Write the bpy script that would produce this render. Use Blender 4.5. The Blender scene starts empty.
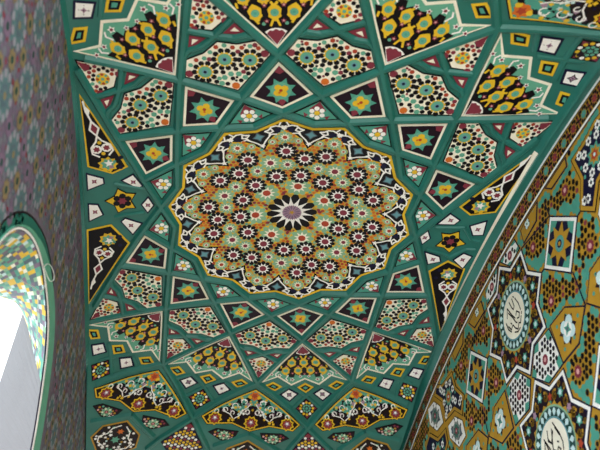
import bpy, math, random
from mathutils import Vector
from mathutils.geometry import tessellate_polygon
PI = math.pi
rnd = random.Random(7)
SC = bpy.context.scene
COL = SC.collection
ZC = 5.9025            # height of the crown of the vault above the floor (m)
CAM = Vector((-0.70316, -4.09193, -4.30248))      # relative to the crown; 1.6 m above the floor
R = ((0.98515668, -0.17102444, -0.01472934), (0.11039987, 0.69696331, -0.7085577), (0.13144649, 0.69641423, 0.70549914))
FPX = 703.62
# ---------------------------------------------------------------- camera
cd = bpy.data.cameras.new('camera'); cam = bpy.data.objects.new('camera', cd); COL.objects.link(cam)
cd.sensor_fit = 'HORIZONTAL'; cd.sensor_width = 36; cd.lens = FPX * 36 / 600; cd.clip_start = .05; cd.clip_end = 500
from mathutils import Matrix
cam.matrix_world = Matrix(((R[0][0], -R[1][0], -R[2][0], CAM.x), (R[0][1], -R[1][1], -R[2][1], CAM.y), (R[0][2], -R[1][2], -R[2][2], CAM.z + ZC), (0, 0, 0, 1)))
SC.camera = cam
cd.dof.use_dof = True; cd.dof.focus_distance = 6.0; cd.dof.aperture_fstop = 1.4
# ---------------------------------------------------------------- world, light, exposure
w = bpy.data.worlds.new('sky'); SC.world = w; w.use_nodes = True
bgn = w.node_tree.nodes['Background']; bgn.inputs[0].default_value = (.86, .95, 1, 1); bgn.inputs[1].default_value = 2.2
def area(name, loc, rot, sx, sy, e, col=(1, 1, 1)):
    l = bpy.data.lights.new(name, 'AREA'); l.shape = 'RECTANGLE'; l.size = sx; l.size_y = sy; l.energy = e; l.color = col
    o = bpy.data.objects.new(name, l); COL.objects.link(o); o.location = loc; o.rotation_euler = rot; return o
area('daylight_through_open_front', (.3, -5.6, 3.0), (math.radians(62), 0, 0), 3.2, 5.0, 130, (1, .98, .97))
SC.view_settings.view_transform = 'Standard'; SC.view_settings.look = 'None'
SC.view_settings.exposure = 0.66; SC.view_settings.gamma = 1; SC.view_settings.use_curve_mapping = False
# ---------------------------------------------------------------- materials
def lin(c): return tuple(((v / 255) / 12.92 if v / 255 <= .04045 else ((v / 255 + .055) / 1.055) ** 2.4) for v in c)
MATS = {}
def mat(name, rgb, rough=.5, var=.18, scale=9.0, spec=.12):
    m = bpy.data.materials.new(name); m.use_nodes = True; nt = m.node_tree; b = nt.nodes['Principled BSDF']
    b.inputs['Roughness'].default_value = rough
    b.inputs['Specular IOR Level'].default_value = spec
    c = lin(rgb)
    tc = nt.nodes.new('ShaderNodeTexCoord'); nz = nt.nodes.new('ShaderNodeTexNoise'); nz.inputs['Scale'].default_value = scale; nz.inputs['Detail'].default_value = 3
    rp = nt.nodes.new('ShaderNodeMix'); rp.data_type = 'RGBA'
    rp.inputs[6].default_value = tuple(max(0, v * (1 - var)) for v in c) + (1,); rp.inputs[7].default_value = tuple(min(1, v * (1 + var)) for v in c) + (1,)
    nt.links.new(tc.outputs['Object'], nz.inputs['Vector']); nt.links.new(nz.outputs['Fac'], rp.inputs[0]); nt.links.new(rp.outputs[2], b.inputs['Base Color'])
    MATS[name] = m; return m
for n, c in dict(rib=(38, 114, 102), ribdark=(22, 66, 62), teal=(78, 154, 138), tealdk=(30, 104, 92), cream=(242, 234, 218), white=(246, 243, 240),
                 yellow=(222, 182, 44), gold=(178, 136, 44), black=(12, 7, 13), plum=(30, 13, 28), maroon=(128, 50, 66), orange=(206, 108, 40),
                 rust=(168, 66, 44), navy=(16, 14, 50), sage=(134, 178, 144), blue=(98, 150, 162), lilac=(160, 128, 150), bead=(196, 222, 226),
                 pink=(214, 160, 160), brown=(28, 14, 10), grey=(138, 140, 138), slate=(84, 100, 112), mauve=(118, 98, 122), ash=(104, 98, 114), olive=(128, 113, 84), amber=(196, 158, 60), mist=(140, 138, 150),
                 palewall=(112, 116, 126), paleteal=(86, 116, 120), leafteal=(98, 166, 142)).items():
    mat(n, c)
mat('plaster', (128, 126, 130), .8, .06, 3, .2)
mat('stone', (196, 188, 174), .7, .1, 2, .2)
mat('cable', (196, 200, 196), .5, .05)
def ribmat():
    m = mat('ribtile', (36, 108, 99), .38, .28, 4.0, .3); nt = m.node_tree; b = nt.nodes['Principled BSDF']
    nz = nt.nodes.new('ShaderNodeTexNoise'); nz.inputs['Scale'].default_value = 60; bp = nt.nodes.new('ShaderNodeBump'); bp.inputs['Strength'].default_value = .12; bp.inputs['Distance'].default_value = .01
    nt.links.new(nz.outputs['Fac'], bp.inputs['Height']); nt.links.new(bp.outputs['Normal'], b.inputs['Normal'])
ribmat()
# ---------------------------------------------------------------- geometry helpers
D = 2 * PI / 14
KX = .9693
ZK = [(0, 0), (.6, .047), (1.11, .121), (1.291, .135), (1.62, .174), (2.27, .272), (2.55, .362), (2.79, .486), (3.2, .62), (3.8, .78), (5.4, 1.15)]
def zs(r):
    n = len(ZK)
    for i in range(n - 1):
        if r <= ZK[i + 1][0]: break
    def sl(j):
        if j == 0: return 0.03
        if j == n - 1: return (ZK[j][1] - ZK[j - 1][1]) / (ZK[j][0] - ZK[j - 1][0])
        return (ZK[j + 1][1] - ZK[j - 1][1]) / (ZK[j + 1][0] - ZK[j - 1][0])
    x0, y0 = ZK[i]; x1, y1 = ZK[i + 1]; h = x1 - x0; t = (r - x0) / h
    return y0 * (2 * t ** 3 - 3 * t * t + 1) + h * sl(i) * (t ** 3 - 2 * t * t + t) + y1 * (-2 * t ** 3 + 3 * t * t) + h * sl(i + 1) * (t ** 3 - t * t)
XL, XR = -1.69, 1.648              # where the vault meets its two arch borders
def vault(x, y, h):                # x, y world metres
    return Vector((x, y, ZC - zs(math.hypot(x / KX, y)) - h))
def pxof(v):
    d = Vector((v[0] - CAM.x, v[1] - CAM.y, v[2] - ZC - CAM.z)); c = [sum(R[i][j] * d[j] for j in range(3)) for i in range(3)]
    return (300 + FPX * c[0] / c[2], 225 + FPX * c[1] / c[2]) if c[2] > .01 else (-999, -999)
# the setting-out of the real vault is slightly uneven
WX = [0.0014, 0.01419, 0.00389, -0.00226, -0.00039, 0.00102, -0.00978, -0.00183, 0.00303, -0.00085]
WY = [0.00074, 0.01879, -0.00895, 0.00227, -0.0003, -0.0036, -0.01162, 0.00784, -1e-05, 0.00175]
def settle(x, y):
    u, v = max(-2, min(2, x)), max(-2.4, min(2.4, y)); q = (1, u, v, u * u, u * v, v * v, u ** 3, u * u * v, u * v * v, v ** 3)
    return (x + sum(a * b for a, b in zip(WX, q)), y + sum(a * b for a, b in zip(WY, q)))
def cell(k):                       # canonical (radial, tangential) plan coordinates -> world plan, k in 1/14 turns
    th = k * D; c, s = math.cos(th), math.sin(th)
    def f(p): a, b = p; return settle((a * c - b * s) * KX, -(a * s + b * c))
    return f
def clipx(P, lo, hi):
    for side in (0, 1):
        out = []; n = len(P)
        for i in range(n):
            a, b = P[i], P[(i + 1) % n]
            ia = a[0] >= lo if side == 0 else a[0] <= hi; ib = b[0] >= lo if side == 0 else b[0] <= hi
            lim = lo if side == 0 else hi
            if ia: out.append(a)
            if ia != ib:
                t = (lim - a[0]) / (b[0] - a[0]); out.append((lim, a[1] + t * (b[1] - a[1])))
        P = out
        if len(P) < 3: return []
    return P
def area2(P): return sum(P[i][0] * P[(i + 1) % len(P)][1] - P[(i + 1) % len(P)][0] * P[i][1] for i in range(len(P))) / 2
class Vault:
    """poly in canonical coords of one cell -> world"""
    L = .13
    def __init__(s, k): s.f = cell(k)
    def plan(s, P): return clipx([s.f(p) for p in P], XL, XR)
    def w(s, p, h): return vault(p[0], p[1], h)
class WallR:
    L = 9
    X0, U0, V0 = 1.75, -.045, -.955
    def plan(s, P): return list(P)
    def w(s, p, h): return Vector((s.X0 - h, p[0] + s.U0, p[1] + s.V0 + ZC))
class WallL(WallR):
    X0 = -1.705
    def w(s, p, h): return Vector((s.X0 + h, p[0], p[1] + ZC))
class MB:
    def __init__(s, S): s.S = S; s.v = []; s.f = []; s.m = []; s.mi = []
    def mat(s, c):
        if c not in s.m: s.m.append(c)
        return s.m.index(c)
    def raw(s, P, faces, c):
        o = len(s.v); s.v += [tuple(p) for p in P]; k = s.mat(c)
        for f in faces: s.f.append(tuple(o + i for i in f)); s.mi.append(k)
    def poly(s, P, c, h=.004, skirt=0):
        Q = s.S.plan(P)
        if len(Q) < 3 or abs(area2(Q)) < 1e-7: return
        big = max(max(abs(Q[0][0] - q[0]), abs(Q[0][1] - q[1])) for q in Q) > s.S.L
        if not big and len(Q) <= 4 or (not big and getattr(s, 'conv', False)):
            s.raw([s.S.w(q, h) for q in Q], [range(len(Q))], c)
        else:
            T = [tuple(Q[i] for i in t) for t in tessellate_polygon([[Vector((q[0], q[1], 0)) for q in Q]])]
            idx = {}; V = []; F = []
            def vid(q):
                k = (round(q[0], 6), round(q[1], 6))
                if k not in idx: idx[k] = len(V); V.append(s.S.w(q, h))
                return idx[k]
            st = T
            while st:
                t = st.pop(); e = [math.dist(t[i], t[(i + 1) % 3]) for i in range(3)]; m = max(e)
                if m > s.S.L * 1.0 and s.S.L < 5:
                    i = e.index(m); a, b, cc = t[i], t[(i + 1) % 3], t[(i + 2) % 3]; md = ((a[0] + b[0]) / 2, (a[1] + b[1]) / 2)
                    st += [(a, md, cc), (md, b, cc)]
                else: F.append([vid(q) for q in t])
            s.raw(V, F, c)
        if skirt:
            for i in range(len(Q)):
                a, b = Q[i], Q[(i + 1) % len(Q)]; n = max(1, int(math.dist(a, b) / s.S.L))
                for j in range(n):
                    p = [a[t] + (b[t] - a[t]) * j / n for t in (0, 1)]; q = [a[t] + (b[t] - a[t]) * (j + 1) / n for t in (0, 1)]
                    s.raw([s.S.w(p, h), s.S.w(q, h), s.S.w(q, h - skirt), s.S.w(p, h - skirt)], [(0, 1, 2, 3)], c)
    def dot(s, x, y, r, c, h, n=6, a=0, sy=1):
        s.conv = True
        s.poly([(x + r * math.cos(a + 2 * PI * i / n), y + r * sy * math.sin(a + 2 * PI * i / n)) for i in range(n)], c, h); s.conv = False
    def star(s, x, y, r1, r2, n, c, h, a=0):
        s.poly([(x + (r1 if i % 2 == 0 else r2) * math.cos(a + PI * i / n), y + (r1 if i % 2 == 0 else r2) * math.sin(a + PI * i / n)) for i in range(2 * n)], c, h)
    def petal(s, x, y, r0, r1, wd, ang, c, h):
        ca, sa = math.cos(ang), math.sin(ang)
        q = [(r0, 0), (r0 + (r1 - r0) * .55, wd), (r1 * .97, wd * .55), (r1, 0), (r1 * .97, -wd * .55), (r0 + (r1 - r0) * .55, -wd)]
        s.conv = True
        s.poly([(x + a * ca - b * sa, y + a * sa + b * ca) for a, b in q], c, h); s.conv = False
    def stroke(s, P, wd, c, h, closed=False):
        n = len(P)
        for i in range(n if closed else n - 1):
            a, b = P[i], P[(i + 1) % n]; d = math.dist(a, b)
            if d < 1e-6: continue
            nx, ny = -(b[1] - a[1]) / d * wd / 2, (b[0] - a[0]) / d * wd / 2; ex, ey = (b[0] - a[0]) / d * wd * .3, (b[1] - a[1]) / d * wd * .3
            s.poly([(a[0] + nx - ex, a[1] + ny - ey), (b[0] + nx + ex, b[1] + ny + ey), (b[0] - nx + ex, b[1] - ny + ey), (a[0] - nx - ex, a[1] - ny - ey)], c, h)
    def ring(s, x, y, r0, r1, c, h, n=24):
        for i in range(n):
            a, b = 2 * PI * i / n, 2 * PI * (i + 1) / n
            s.poly([(x + r * math.cos(t), y + r * math.sin(t)) for r, t in ((r0, a), (r1, a), (r1, b), (r0, b))], c, h)
    def frame(s, P, d0, d1, c, h, skirt=0):
        A, B = inset(P, d0), inset(P, d1); n = len(P)
        for i in range(n): s.poly([A[i], A[(i + 1) % n], B[(i + 1) % n], B[i]], c, h)
    def build(s, name, parent=None):
        if not s.f: return None
        me = bpy.data.meshes.new(name); me.from_pydata(s.v, [], s.f); me.update()
        for m in s.m: me.materials.append(MATS[m])
        me.polygons.foreach_set('material_index', s.mi)
        o = bpy.data.objects.new(name, me); COL.objects.link(o)
        if parent:
            o.parent = parent
            me.transform(Matrix.Translation(-parent.matrix_basis.translation))
        return o
def inset(P, d):
    n = len(P); sg = 1 if area2(P) > 0 else -1; out = []
    for i in range(n):
        a, b, c = P[i - 1], P[i], P[(i + 1) % n]
        l1, l2 = math.dist(a, b), math.dist(b, c); n1 = (-(b[1] - a[1]) / l1 * sg, (b[0] - a[0]) / l1 * sg); n2 = (-(c[1] - b[1]) / l2 * sg, (c[0] - b[0]) / l2 * sg)
        k = 1 + n1[0] * n2[0] + n1[1] * n2[1]; k = max(k, .25)
        out.append((b[0] + (n1[0] + n2[0]) * d / k, b[1] + (n1[1] + n2[1]) * d / k))
    return out
def inside(p, P):
    r = False; n = len(P)
    for i in range(n):
        a, b = P[i], P[(i + 1) % n]
        if (a[1] > p[1]) != (b[1] > p[1]) and p[0] < (b[0] - a[0]) * (p[1] - a[1]) / (b[1] - a[1]) + a[0]: r = not r
    return r
def edist(p, P):
    m = 9
    for i in range(len(P)):
        a, b = P[i], P[(i + 1) % len(P)]; L = (b[0] - a[0]) ** 2 + (b[1] - a[1]) ** 2
        t = max(0, min(1, ((p[0] - a[0]) * (b[0] - a[0]) + (p[1] - a[1]) * (b[1] - a[1])) / L)) if L else 0
        m = min(m, math.dist(p, (a[0] + t * (b[0] - a[0]), a[1] + t * (b[1] - a[1]))))
    return m
def mirror(P): return [(a, -b) for a, b in P][::-1]
def both(P): return P + mirror([p for p in P if abs(p[1]) > 1e-6])   # half outline (b >= 0, from low a to high a) closed by its mirror
def sym(P): return P + [(a, -b) for a, b in reversed(P) if abs(b) > 1e-6]
def arc(x, y, r, a0, a1, n=8, sy=1): return [(x + r * math.cos(math.radians(a0 + (a1 - a0) * i / n)), y + r * sy * math.sin(math.radians(a0 + (a1 - a0) * i / n))) for i in range(n + 1)]
class Thing:
    def __init__(s, name, label, cat, S, at, group=None, h=.0):
        s.S = S; s.e = bpy.data.objects.new(name, None); COL.objects.link(s.e); s.e.empty_display_size = .05
        q = S.f(at) if isinstance(S, Vault) else at
        s.e.location = S.w(q, h); s.e['label'] = label; s.e['category'] = cat
        if group: s.e['group'] = group
        s.parts = []
    def part(s, name, label=None, under=None):
        m = MB(s.S); s.parts.append((name, m, label, under)); return m
    def done(s):
        n = 0; made = {}
        for name, m, l, under in s.parts:
            o = m.build(name, s.e)
            if o:
                n += 1; made[id(m)] = o
                if under is not None and id(under) in made: o.parent = made[id(under)]
                if l: o['label'] = l
        if not n: bpy.data.objects.remove(s.e)
def in_frame(S, P, margin=4):
    Q = S.plan(P)
    if len(Q) < 3: return False
    X = [pxof(S.w(q, 0)) for q in Q]; xs = [x for x, _ in X]; ys = [y for _, y in X]
    return max(xs) > -margin and min(xs) < 600 + margin and max(ys) > -margin and min(ys) < 450 + margin
def struct(o): o['kind'] = 'structure'; return o
ORD = ['', 'first', 'second', 'third', 'fourth', 'fifth', 'sixth', 'seventh']
def where(k):     # position on a ring, counted from the star beside the left wall
    d = 7 - k
    return (ORD[math.ceil(d)] + ' clockwise') if d > 0 else (ORD[math.ceil(-d)] + ' counterclockwise')
# ---------------------------------------------------------------- structure: vault
def box_raw(x0, x1, y0, y1, z0, z1):
    V = [(x, y, z) for x in (x0, x1) for y in (y0, y1) for z in (z0, z1)]
    F = [(0, 1, 3, 2), (4, 6, 7, 5), (0, 4, 5, 1), (2, 3, 7, 6), (0, 2, 6, 4), (1, 5, 7, 3)]
    return V, F
g = MB(WallR()); NX, NY = 68, 170; Y0, Y1 = -3.7, 4.9
V = [vault(XL + (XR - XL) * i / NX, Y0 + (Y1 - Y0) * j / NY, 0) for j in range(NY + 1) for i in range(NX + 1)]
F = [(j * (NX + 1) + i, j * (NX + 1) + i + 1, (j + 1) * (NX + 1) + i + 1, (j + 1) * (NX + 1) + i) for j in range(NY) for i in range(NX)]
g.raw(V, F, 'ribtile')
g.raw([v + Vector((0, 0, .25)) for v in V], F, 'plaster')
ceil = struct(g.build('ceiling'))
for p in ceil.data.polygons: p.use_smooth = True
# arches where the vault meets the two end walls, from y: depth below the crown
def ray(x, y, xplane):
    c = ((x - 300) / FPX, (y - 225) / FPX, 1); d = [sum(R[i][j] * c[i] for i in range(3)) for j in range(3)]
    s = (xplane - CAM.x) / d[0]; return CAM.y + s * d[1], CAM.z + s * d[2]
def polyfit(P, deg):
    n = deg + 1; A = [[sum(p[0] ** (i + j) for p in P) for j in range(n)] + [sum(p[1] * p[0] ** i for p in P)] for i in range(n)]
    for i in range(n):
        pv = max(range(i, n), key=lambda r: abs(A[r][i])); A[i], A[pv] = A[pv], A[i]
        for r in range(n):
            if r != i:
                f = A[r][i] / A[i][i]; A[r] = [a - f * b for a, b in zip(A[r], A[i])]
    c = [A[i][n] / A[i][i] for i in range(n)]
    return lambda y: sum(k * y ** i for i, k in enumerate(c))
zA = polyfit([ray(*q, 1.75) for q in [(593, 90), (573, 115), (542, 163), (500, 237), (480, 270), (467.5, 300), (450, 338), (432, 374), (417, 412), (405, 448)]], 3)
zB = polyfit([ray(*q, 1.75) for q in [(600, 104), (585, 122), (560, 163), (513, 237), (478, 300), (460, 335), (441.5, 374), (412, 448)]], 3)
zI = polyfit([ray(*q, 1.672) for q in [(590, 75), (566, 112), (548, 143), (531.7, 165), (500, 213), (487, 236), (471, 268), (455, 302), (442, 334), (430, 356), (410, 400), (398, 440)]], 3)
zLo = polyfit([ray(*q, -1.705) for q in [(60, 0), (65, 40), (72, 100), (77, 150), (82, 230), (84, 300), (86, 380), (88, 450)]], 3)
zLi = polyfit([ray(*q, -1.685) for q in [(68, 0), (71, 50), (76, 110), (81, 180), (86, 240), (88, 300), (89, 380), (90, 450)]], 3)
def loft(name, curves, c, n=120, closed=True):
    m = MB(WallR()); V = []
    for j in range(n + 1):
        y = Y0 + (Y1 - Y0) * j / n
        for cv in curves: x, z = cv(y); V.append((x, y, ZC + z))
    k = len(curves); F = []
    for j in range(n):
        for i in range(k if closed else k - 1): F.append((j * k + i, j * k + (i + 1) % k, (j + 1) * k + (i + 1) % k, (j + 1) * k + i))
    m.raw(V, F, c); return m
cz = lambda x: (lambda y: -zs(math.hypot(x / KX, y)))
arch = loft('trim_1', [lambda y: (1.672, zI(y)), lambda y: (1.69, zI(y) - .006), lambda y: (1.742, zA(y) + .002), lambda y: (1.752, zA(y) + .008), lambda y: (1.80, zA(y) + .1), lambda y: (1.70, max(zI(y), cz(1.648)(y)) + .15)], 'ribtile')
struct(arch.build('trim_1'))
scur = [lambda y: (XR - .002, cz(XR)(y) + .004), lambda y: (1.676, zI(y) - .002), lambda y: (1.676, max(zI(y), cz(XR)(y)) + .08), lambda y: (XR - .002, cz(XR)(y) + .08)]
soff = loft('trim_2', scur, 'cream'); soff.m = ['cream', 'ribtile']; soff.mi = [0 if -1.12 < sum(soff.v[q][1] for q in f) / len(f) < 1.2 else 1 for f in soff.f]
struct(soff.build('trim_2'))
archl = loft('trim_3', [lambda y: (-1.680, min(zLi(y), cz(-1.68)(y) - .004)), lambda y: (-1.707, min(zLo(y), zLi(y) + .02) ), lambda y: (-1.76, zLo(y) + .1), lambda y: (-1.70, cz(-1.69)(y) + .12)], 'ribtile')
struct(archl.build('trim_3'))
# ---------------------------------------------------------------- structure: walls
def wall_right():
    m = MB(WallR()); n = 90; V = []
    for j in range(n + 1):
        y = Y0 + (Y1 - Y0) * j / n
        for x in (1.75, 2.15): V += [(x, y, 0), (x, y, ZC + zA(y) + .12)]
    F = []
    for j in range(n):
        a = j * 4; b = a + 4; F += [(a, a + 1, b + 1, b), (a + 2, b + 2, b + 3, a + 3), (a + 1, a + 3, b + 3, b + 1)]
    F += [(0, 2, 3, 1), (n * 4, n * 4 + 1, n * 4 + 3, n * 4 + 2)]
    m.raw(V, F, 'gold'); return struct(m.build('wall_right'))
wr = wall_right()
# opening of the left arch in (y, z), traced on the wall plane
def rl(P, x): return [ray(*q, x) for q in P]
OUT = [(a[0], a[1]) for a in rl([(20, 224.7), (29.3, 228.7), (38.7, 238.7), (45.3, 249.3), (48.7, 260), (52.7, 280), (54, 305), (54.7, 325), (54.3, 345), (52, 365), (49, 395), (42, 433)], -1.705)]
INN = [(a[0], a[1]) for a in rl([(13.3, 227), (20, 226.5), (33.3, 238.7), (40, 258.7), (44, 278), (46.5, 303), (47.5, 325), (47.3, 340), (45, 360), (41.7, 385), (34.5, 433)], -1.705)]
def extend(P, z0=-2.9):
    # carry the arch down to its springing on both sides
    P = sorted(P); a, b = P[0], P[-1]
    L = [(a[0] - .09, a[1] - .14), (a[0] - .16, a[1] - .32), (a[0] - .2, a[1] - .55), (a[0] - .21, z0)]
    Rr = [(b[0] + .08, b[1] - .2), (b[0] + .12, b[1] - .45), (b[0] + .13, z0)]
    return L[::-1] + P + Rr
def smooth(P, n=60):
    L = [0]
    for i in range(1, len(P)): L.append(L[-1] + math.dist(P[i - 1], P[i]))
    O = []
    for i in range(n + 1):
        t = L[-1] * i / n; O.append(lerpP(P, L, t))
    for _ in range(6): O = [O[0]] + [tuple((O[i - 1][k] + 2 * O[i][k] + O[i + 1][k]) / 4 for k in (0, 1)) for i in range(1, n)] + [O[-1]]
    return O
def lerpP(P, L, t):
    for i in range(len(P) - 1):
        if t <= L[i + 1] + 1e-9:
            u = (t - L[i]) / max(1e-9, L[i + 1] - L[i]); return (P[i][0] + u * (P[i + 1][0] - P[i][0]), P[i][1] + u * (P[i + 1][1] - P[i][1]))
    return P[-1]
AO, AI = smooth(extend(OUT)), smooth(extend(INN))
def wall_left():
    m = MB(WallR()); n = 160
    def ztop(y):
        if y < AI[0][0] or y > AI[-1][0]: return None
        for i in range(60):
            if AI[i][0] <= y <= AI[i + 1][0]:
                u = (y - AI[i][0]) / max(1e-9, AI[i + 1][0] - AI[i][0]); return AI[i][1] + u * (AI[i + 1][1] - AI[i][1])
    ys = sorted(set([Y0 + (Y1 - Y0) * j / n for j in range(n + 1)] + [AI[0][0], AI[-1][0]]))
    for y0, y1 in zip(ys[:-1], ys[1:]):
        ym = (y0 + y1) / 2
        if ztop(ym) is None: b0 = b1 = -ZC
        else: b0, b1 = ztop(y0) or -2.9, ztop(y1) or -2.9
        for x in (-1.705, -1.712):
            m.raw([(x, y0, ZC + b0), (x, y1, ZC + b1), (x, y1, ZC + zLo(y1) + .1), (x, y0, ZC + zLo(y0) + .1)], [(0, 1, 2, 3)], 'ash')
    for y, z1 in ((AI[0][0], -2.9), (AI[-1][0], -2.9)):
        m.raw([(-1.705, y, 0), (-1.712, y, 0), (-1.712, y, ZC + z1), (-1.705, y, ZC + z1)], [(0, 1, 2, 3)], 'plaster')
    return struct(m.build('wall_left'))
wl = wall_left()
fm = MB(WallR()); V, F = box_raw(-14, 14, -16, 14, -.2, 0); fm.raw(V, F, 'stone'); struct(fm.build('floor'))
# ---------------------------------------------------------------- structure: ribs of the vault
RJ = {2: 1.11, 3: 1.2912, 4: 1.6205, 5: 2.2716, 6: 2.789}
def node(j, k): th = k * D; return (RJ[j] * math.cos(th), RJ[j] * math.sin(th))
def notch(k): th = k * D; return (1.01 * math.cos(th), 1.01 * math.sin(th))
ribs = MB(Vault(0))
def rib(P, wb=.066, wt=.026, hh=.026):
    """raised glazed band along a polyline in plan coordinates"""
    Q = []
    for a, b in zip(P[:-1], P[1:]):
        n = max(1, int(math.dist(a, b) / .1))
        Q += [(a[0] + (b[0] - a[0]) * i / n, a[1] + (b[1] - a[1]) * i / n) for i in range(n)]
    Q.append(P[-1]); S = ribs.S; rows = []
    Q = [S.f(q) for q in Q]
    for i, q in enumerate(Q):
        a, b = Q[max(0, i - 1)], Q[min(len(Q) - 1, i + 1)]; d = math.dist(a, b); nx, ny = -(b[1] - a[1]) / d, (b[0] - a[0]) / d
        rows.append([(q[0] + nx * o, q[1] + ny * o, h) for o, h in ((-wb / 2, -.003), (-wb / 2, .003), (-wt / 2, hh), (wt / 2, hh), (wb / 2, .003), (wb / 2, -.003))])
    for r0, r1 in zip(rows[:-1], rows[1:]):
        if not all(XL + .01 < p[0] < XR - .005 for p in (r0[2], r0[3], r1[2], r1[3])): continue
        for i in range(5):
            qs = [r0[i], r0[i + 1], r1[i + 1], r1[i]]
            ribs.raw([vault(min(max(q[0], XL), XR), q[1], q[2]) for q in qs], [(0, 1, 2, 3)], 'ribtile')
def cf0(a, b, k): c, s_ = math.cos(k * D), math.sin(k * D); return (a * c - b * s_, a * s_ + b * c)
for k in range(14):
    rib([node(2, k), notch(k + .5), node(2, k + 1)])
    for s in (-1, 1):
        rib([node(2, k), node(3, k + s * .5)])
        if k not in (0, 7): rib([node(3, k + s * .5), node(4, k)])
        if (k + s * .5) % 14 not in (.5, 6.5, 7.5, 13.5): rib([node(4, k), node(5, k + s * .5)])
        rib([node(5, k + s * .5), node(6, k + s)])
        # ribs of the outer row, framing the fan panels and cartouches
        rib([node(6, k), (3.12 * math.cos((k + s * .18) * D), 3.12 * math.sin((k + s * .18) * D)), (3.30 * math.cos((k + s * .24) * D), 3.30 * math.sin((k + s * .24) * D))])
        rib([(2.905 * math.cos((k + .5) * D), 2.905 * math.sin((k + .5) * D)), (3.12 * math.cos((k + .5 - s * .26) * D), 3.12 * math.sin((k + .5 - s * .26) * D))])
    th = k * D
    def cf(p, kk): c, s_ = math.cos(kk * D), math.sin(kk * D); return (p[0] * c - p[1] * s_, p[0] * s_ + p[1] * c)
    h = k + .5
    if h not in (.5, 6.5, 7.5, 13.5):
        rib([cf(p, h) for p in [(1.755, .262), (1.79, .2), (1.79, .11), (1.84, 0), (1.79, -.11), (1.79, -.2), (1.755, -.262)]], .048, .022, .020)
        for s in (-1, 1): rib([cf(p, h) for p in [(1.84, 0), (1.945, s * .172)]], .048, .022, .020)
    # lattice between the outer lozenges
    for s in (-1, 1):
        rib([cf(p, k) for p in [(2.598, s * .168), (2.43, 0), (2.305, -s * .135)]], .038, .02, .009)
        rib([cf(p, k) for p in [(2.406, s * .337), (2.31, s * .185)]], .038, .02, .009)
    if k in (0, 7):
        ob = 0 if k == 0 else -.055
        for s in (-1, 1):
            rib([cf(p, k) for p in [(1.25, s * .132 + ob), (1.43, s * .166 + ob), (1.50, s * .185 + ob)]], .034, .014, .014)
            if k == 0: rib([cf(p, k) for p in [(1.50, s * .185 + ob), (1.61, s * .062 + ob), (1.69, s * .05 + ob)]], .034, .014, .014)
struct(ribs.build('trim_4'))
# ---------------------------------------------------------------- decorations shared by panels
def rosette(m, x, y, r, h, petals='black', mid='white', core='maroon', n=10, sy=1, a0=0):
    for i in range(n): m.petal(x, y, r * .5, r, r * .27, a0 + 2 * PI * i / n, petals, h)
    m.star(x, y, r * .72, r * .4, n, mid, h + .001, a0 + PI / n)
    m.dot(x, y, r * .32, core, h + .002, 8)
def dotfill(m, P, h, sp, cols, r, avoid=(), margin=.018, jitter=0, seed=1, n=6):
    """small tesserae on a triangular lattice, clear of the rosettes and the outline"""
    xs = [p[0] for p in P]; ys = [p[1] for p in P]; j = 0; rr = random.Random(seed)
    y = min(ys)
    while y < max(ys):
        x = min(xs) + (sp / 2 if j % 2 else 0); i = 0
        while x < max(xs):
            q = (x, y)
            if inside(q, P) and edist(q, P) > margin and all(math.dist(q, (a, b)) > rad for a, b, rad in avoid):
                c = cols[(i * 2 + j * 3) % len(cols)] if not jitter else rr.choice(cols)
                if c: m.dot(x, y, r, c, h, n)
            x += sp; i += 1
        y += sp * .866; j += 1
def spiral(x, y, r, a0, turns, d=1, n=14): return [(x + r * (1 - .75 * i / n) * math.cos(a0 + d * turns * 2 * PI * i / n), y + r * (1 - .75 * i / n) * math.sin(a0 + d * turns * 2 * PI * i / n)) for i in range(n + 1)]
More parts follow.
